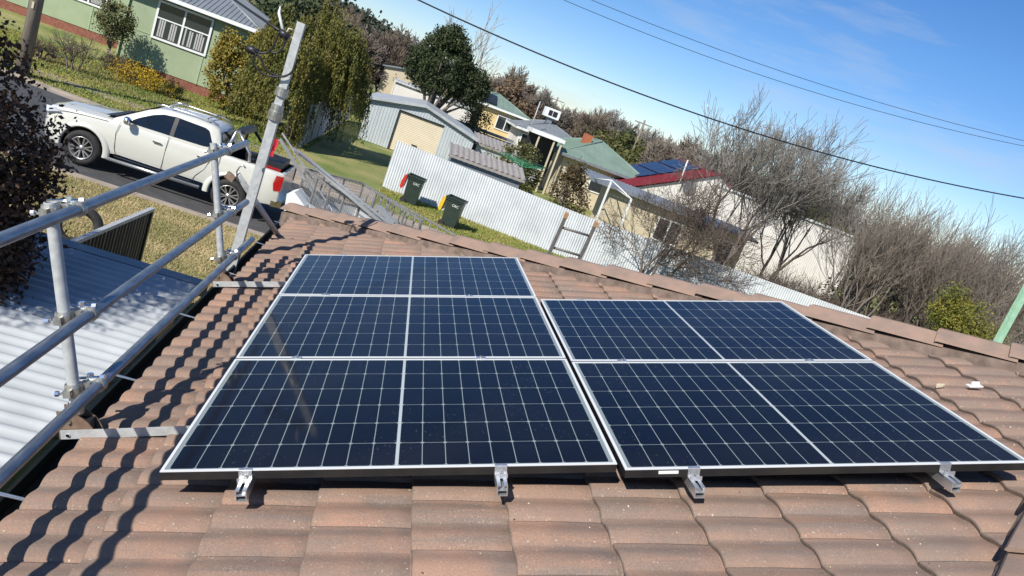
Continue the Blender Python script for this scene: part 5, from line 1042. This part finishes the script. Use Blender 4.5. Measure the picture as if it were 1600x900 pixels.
# maroon tree at the left of the frame, shading the carport
leafy('maroon_tree', 'dark maroon leaved tree overhanging the carport at left edge', (-4.3, 4.6, 0), [((-.55, -3.3, 4.9), (2.0, 1.8, 1.1)), ((-2.4, -3.6, 4.6), (1.8, 1.8, 1.2)), (tuple(at(-172, 238, 2.9) - Vector((-4.3, 4.6, 0))), (.98, .75, 1.08)), (tuple(at(-52, 405, 2.75) - Vector((-4.3, 4.6, 0))), (.30, .4, .38)), ((-1.9, 0.4, 2.7), (1.1, 1.2, 1.5))], 480, 80, .044, LF_MAR, 2.2, .16, 'tree', crad=.22)
# middle distance
leafy('evergreen_tree', 'dark round evergreen tree with forked trunk behind the garage', (1.15, 46, 0), [((.2, 0, 5.2), (1.8, 1.8, 2.0)), ((-1.1, 0, 4.8), (1.0, 1.0, 1.2)), ((2.1, .4, 4.6), (1.3, 1.3, 1.2)), ((.1, 0, 6.7), (1.1, 1.1, .85))], 90, 60, .15, LF_DK, 2.6, .28, 'tree', crad=.42)
db = branch_tree(77, 12.5, .12, .45, .12, 3, (2, 3), .62, .016, 2, (.12, 0)); bare_tree('dead_tree', 'pale dead branches rising above the evergreen crown', (1.9, 47.5, 1.6), db, DEAD, DEAD)
leafy('conifer', 'bronze green conifer behind the fence beside the carport posts', (7.5, 28.2, 0), [((0, 0, 1.5), (.85, .8, 1.5)), ((0, 0, 2.6), (.5, .5, .8))], 110, 34, .10, LF_CON, .8, .09, 'tree', crad=.25)
leafy('evergreen_shrub', 'dense dark evergreen shrub beside the clothes hoist', (6.15, 35, 0), [((0, 0, 1.5), (1.25, 1.1, 1.5)), ((-1.4, -.6, .9), (.7, .7, .9))], 90, 40, .12, LF_OLV, 1.0, .1, 'shrub', crad=.3)
p = at(752, 168, 50); leafy('small_conifer', 'small olive conifer left of the yellow house', (p.x, 50, 0), [((0, 0, 2.0), (1.0, 1, 2.0))], 60, 36, .14, LF_OLV, .8, .1, 'tree', crad=.35)
p = gz(727, 205); leafy('light_shrub', 'light green young shrub beside the right wall of the garage', (4.9, 36.5, 0), [((0, 0, 1.1), (.6, .5, 1.2))], 60, 24, .10, LF_SHR, .8, .04, 'shrub', crad=.25)
# bare trees
near = branch_tree(5, 4.8, .06, .78, .07, 5, (2, 3), .76, .006, 4, (0, 0), .15); bare_tree('bare_fence_tree', 'dark bare tree spreading in front of the white fence', (10.2, 23.3, 0), near, BARK, TWIGD)
big = branch_tree(12, 9.2, .105, .50, .13, 5, (2, 3), .73, .009, 3, (.05, 0), .17); bt = bare_tree('tall_bare_tree', 'tall bare tree rising highest against the sky at right', (15.3, 29, 0), big, BARK, TWIGG)
copy_thing(bt, (18.6, 30.5, 0), 1.9, 'second tall bare tree just right of the tallest', .92)
th = [branch_tree(60 + k, 6.8, .07, .52, .13, 4, (2, 3), .78, .007, 5, (.0, 0), .13, .12) for k in range(3)]
THL = ['bare thicket clump at left end, next to the tall bare tree', 'bare thicket clump behind the white fence right of the tall trees', 'bare thicket clump above the end of the white fence', 'bare thicket clump over the ridge, left of centre', 'bare thicket clump in the middle of the right skyline', 'bare thicket clump behind the yellow green shrub', 'bare thicket clump reaching highest near the right edge', 'bare thicket clump at the extreme right edge', 'bare thicket clump rising low behind the hip caps', 'bare thicket clump farther back on the right', 'bare thicket clump behind the mint green post', 'bare thicket clump farthest back at right']
THP = [(19.0, 24.4), (19.9, 26.8), (22.4, 25.6), (23.4, 29.2), (25.4, 27.2), (24.9, 24.0), (28.0, 28.4), (29.6, 26.0), (22.2, 23.4), (27.4, 31.5), (27.8, 23.6), (31.8, 29.5)]
tproto = []
for i, (x, y) in enumerate(THP):
    if i < 3: tproto.append(bare_tree('thicket_tree', THL[i], (x, y, 0), th[i], BARK, (TWIG, TWIGG, TWIG)[i], 'tree', 'bare thicket on the right'))
    else: copy_thing(tproto[i % 3], (x, y, 0), i * 1.3, THL[i], 1 + .08 * math.sin(i * 2.1))
# dense brambles at the foot of the thicket
def bramble(cx, cy, rx, ry, rz_, n, name, label, mt):
    V = []
    for i in range(n):
        a = NR.normal(size=3); a /= np.linalg.norm(a); p = np.array([cx, cy, 0]) + a * (rx, ry, rz_) * NR.uniform(.3, 1); p[2] = abs(p[2]); d = NR.normal(size=3); d[2] = d[2] * .7 + .5; d /= np.linalg.norm(d); s = np.cross(d, NR.normal(size=3)); s /= np.linalg.norm(s)
        L_ = NR.uniform(.4, 1.3); r = NR.uniform(.004, .009); q = p + d * L_ * .5 + NR.normal(size=3) * .06; e = p + d * L_ + NR.normal(size=3) * .1
        V += [[p - s * r, p + s * r, q + s * r, q - s * r], [q - s * r, q + s * r, e + s * r * .6, e - s * r * .6]]
    o = quads_obj(name, np.array(V), mt); o['kind'] = 'stuff'; o['label'] = label; o['category'] = 'undergrowth'
bramble(17.2, 25.6, 3.4, .9, 1.9, 9500, 'bramble_undergrowth', 'dark tangled undergrowth of bare stems behind the fence', TWIGD)
bramble(21.5, 24.6, 3.8, 1.4, 1.9, 10000, 'bramble_undergrowth', 'dense brown undergrowth below the thicket on the right', TWIGD)
bramble(27.5, 24.8, 4.5, 2.2, 2.4, 10000, 'bramble_undergrowth', 'brown undergrowth at the right edge', TWIG)
leafy('backing_shrub', 'dark olive shrub mass deep behind the thicket', (21.5, 28.5, 0), [((2, 0, 1.6), (3.0, 1.2, 1.9)), ((6, 0, 1.3), (3, 1.2, 1.6))], 30, 40, .16, LF_DK, 1, .1, 'shrub', crad=.5)
leafy('yellow_shrub', 'yellow green shrub left of the mint green post', (20.55, 20.2, 0), [((0, 0, 2.6), (.95, .8, 1.15)), ((.7, 0, 1.9), (.8, .7, 1.0)), ((-.6, .3, 3.3), (.5, .5, .8))], 170, 46, .085, LF_YS, 1.5, .08, 'shrub', crad=.3)
leafy('yellow_shrub', 'small yellow green shrub at the right edge beyond the green post', (23.2, 20.0, 0), [((0, 0, 1.4), (.9, .7, .9))], 90, 34, .10, LF_YS, .8, .06, 'shrub', crad=.3)
# treeline beyond the houses
fb = [branch_tree(90 + k, 7.0, .16, .58, .08, 5, (4, 5), .72, .024, 2, (0, 0), .13) for k in range(3)]
FT = [(560, 40, 62, 'brown bare tree behind the weeping tree'), (612, 60, 66, 'brown rounded bare tree left of the evergreen'), (640, 80, 74, 'bare tree just left of the evergreen crown'), (790, 128, 80, 'round bare tree above the yellow house'), (822, 132, 84, 'bare tree right of the round one above yellow house'),
      (850, 165, 88, 'bare tree behind the boxy roof cooler'), (885, 178, 92, 'bare tree right of the roof cooler'), (920, 188, 86, 'bare tree above the green roof'), (950, 195, 95, 'bare tree above the green roof peak'), (1062, 222, 62, 'bare tree behind the blue solar array'), (1095, 240, 80, 'bare tree behind the red roof'),
      (1140, 260, 70, 'bare tree right of the red roof apex'), (1170, 270, 60, 'bare tree above the long white building'), (530, 30, 80, 'bare brown tree at left end of treeline'), (1010, 225, 100, 'faint bare tree beside the distant pole'), (760, 130, 95, 'far bare tree right of evergreen'),
      (1230, 300, 75, 'bare tree behind the tall bare trees'), (1300, 330, 70, 'bare tree far behind the thicket'), (1400, 350, 66, 'distant bare tree behind the thicket middle'), (1500, 390, 62, 'distant bare tree behind the thicket right')]
pr = []
for i, (px, py, Y, lab) in enumerate(FT):
    p = at(px, py, Y); top = at(px, py - 34, Y).z; s = max(.8, top / 7.0)
    if i < 3: o = bare_tree('distant_bare_tree', lab, (p.x, Y, 0), fb[i], BARK, (TWIG, TWIGR, TWIGG)[i], 'tree', 'bare trees of the far treeline', i * 1.0); o.scale = (s, s, s); pr.append(o)
    else: copy_thing(pr[i % 3], (p.x, Y, 0), i * 1.1, lab, s)
fo = []
def far_leafy(px, py, Y, r, label, mt, hs_=1.0):
    p = at(px, py, Y); z = p.z
    return leafy('distant_tree', label, (p.x, Y, 0), [((0, 0, z * .62), (r, r, z * .45)), ((r * .7, 0, z * .45), (r * .7, r * .7, z * .35))], 14, 40, .35, mt, z * .4, .2, 'tree', 'leafy trees of the far treeline', crad=1.0)
far_leafy(805, 135, 78, 3.0, 'russet leaved tree above the yellow house', LF_RUS); far_leafy(775, 132, 88, 2.2, 'russet tree just right of the evergreen', LF_RUS)
far_leafy(960, 215, 75, 3.2, 'olive tree above the green roof ridge', LF_OLV); far_leafy(1000, 232, 70, 3.4, 'olive tree behind the distant pole', LF_OLV); far_leafy(985, 212, 90, 2.6, 'dark round tree with a pale wall beside it', LF_DK)
far_leafy(1160, 290, 62, 2.6, 'dark tree right of the red roof', LF_CON); far_leafy(1210, 300, 60, 3.0, 'olive tree behind the tall bare trees', LF_OLV); far_leafy(1260, 320, 58, 3.2, 'olive tree left of the thicket', LF_OLV); far_leafy(1320, 345, 58, 3.0, 'olive tree deep in the thicket', LF_OLV)
far_leafy(495, 10, 52, 3.0, 'dark tree behind the weeping tree top', LF_DK); far_leafy(455, 2, 56, 3.5, 'dark tree right of the green house roof', LF_DK)
for i, (px, Y) in enumerate(((870, 110), (915, 120), (1030, 120), (1110, 115), (1190, 100), (1280, 95), (1370, 92), (1470, 90), (1580, 88), (590, 100), (680, 110), (740, 120))):
    yh_ = 450 - (0) ; p = gz(px, 0, 0) if False else None
    # crown tops a little above eye level
    x = CAM[0] + (ray(px, 300)[0] / ray(px, 300)[1]) * (Y - CAM[1]); t_ = copy_thing(pr[(i + 1) % 3], (x, Y, 0), i * 2.1, ['farthest bare tree %s' % s for s in ('behind the roof cooler', 'above the green roof left part', 'right of the distant pole', 'behind the red roof ridge', 'behind the second tall bare tree', 'behind the left thicket', 'behind the middle thicket', 'behind the right thicket', 'at the right edge', 'behind the cream building', 'behind the evergreen', 'right of the dead branches')][i], 1.0)
# ------------------------------------------------------------------ grass blades
def blades(name, x0, x1, y0, y1, n, hgt, wid, mt, excl=None):
    x = NR.uniform(x0, x1, n); y = NR.uniform(y0, y1, n)
    if excl is not None: k = excl(x, y); x, y = x[k], y[k]
    n = len(x); C_ = np.stack([x, y, np.zeros(n)], 1); a = NR.uniform(0, 2 * math.pi, n); s = np.stack([np.cos(a), np.sin(a), np.zeros(n)], 1) * (wid * NR.uniform(.6, 1.4, n))[:, None]
    h = NR.normal(size=(n, 3)) * .55; h[:, 2] = 1; h *= (hgt * NR.uniform(.4, 1.2, n))[:, None]
    tag(quads_obj(name, np.stack([C_ - s, C_ + s, C_ + h + s * .3, C_ + h - s * .3], 1), mt), kind='stuff')
blades('dry_grass', -9, -.7, 5.6, 13.84, 190000, .045, .006, STRAW); blades('verge_grass', -3, 14, 19, 26.5, 90000, .07, .012, GBLADE, lambda x, y: (x > .15) & (y > 22.9 - .17 * (x + 10.7) + .3))
blades('lawn_grass', -20, -3.1, 21.5, 33.5, 90000, .07, .014, GBLADE, lambda x, y: y > 22.9 - .17 * (x + 10.7) + .3)
# ------------------------------------------------------------------ small debris on the tiles
b = MB(); o = roofp = RF(*(4.02, .98, -.11)); q = lambda x, y, z: o + UU * x + VV * y + WW * z
b.fbox(q, (-.04, -.008, 0), (.04, .03, .006)); b.fbox(q, (-.025, .0, .006), (.02, .012, .028)); tag(b.build('plastic_offcut', WHITE), 'small white plastic offcut lying on the tiles near the hip', 'offcut')
b = MB(); o2 = RF(3.78, .98, -.115); b.prism([o2, o2 + UU * .05 + VV * .01, o2 + UU * .08 + VV * .03, o2 + UU * .03 + VV * .035], WW * .012); tag(b.build('tile_chip', CREAM), 'pale broken tile chip lying left of the white offcut', 'tile chip')

def litter(n):
    V = []
    for i in range(n):
        u = NR.uniform(-.4, 4.2); v = NR.uniform(vn(u) + .3, vf(u) - .3); fr = ((u - U0) / GAUGE) % 1; w_ = .0168 * tprof(v / WP) - .160 + .019 - .013 * min(1, fr * 1.9) - .005 * fr + .003
        c = RF(u, v, w_); a = NR.uniform(0, math.pi); L_ = NR.uniform(.002, .007); d = (UU * math.cos(a) + VV * math.sin(a)) * L_; e = (UU * -math.sin(a) + VV * math.cos(a)) * L_ * NR.uniform(.3, .8)
        V.append([c - d, c - e + WW * .002, c + d + WW * .003, c + e])
    return np.array([[tuple(p) for p in q_] for q_ in V])
tag(quads_obj('roof_grit', litter(420), CREAM), kind='stuff'); tag(quads_obj('leaf_litter', litter(160), TWIGD), kind='stuff')
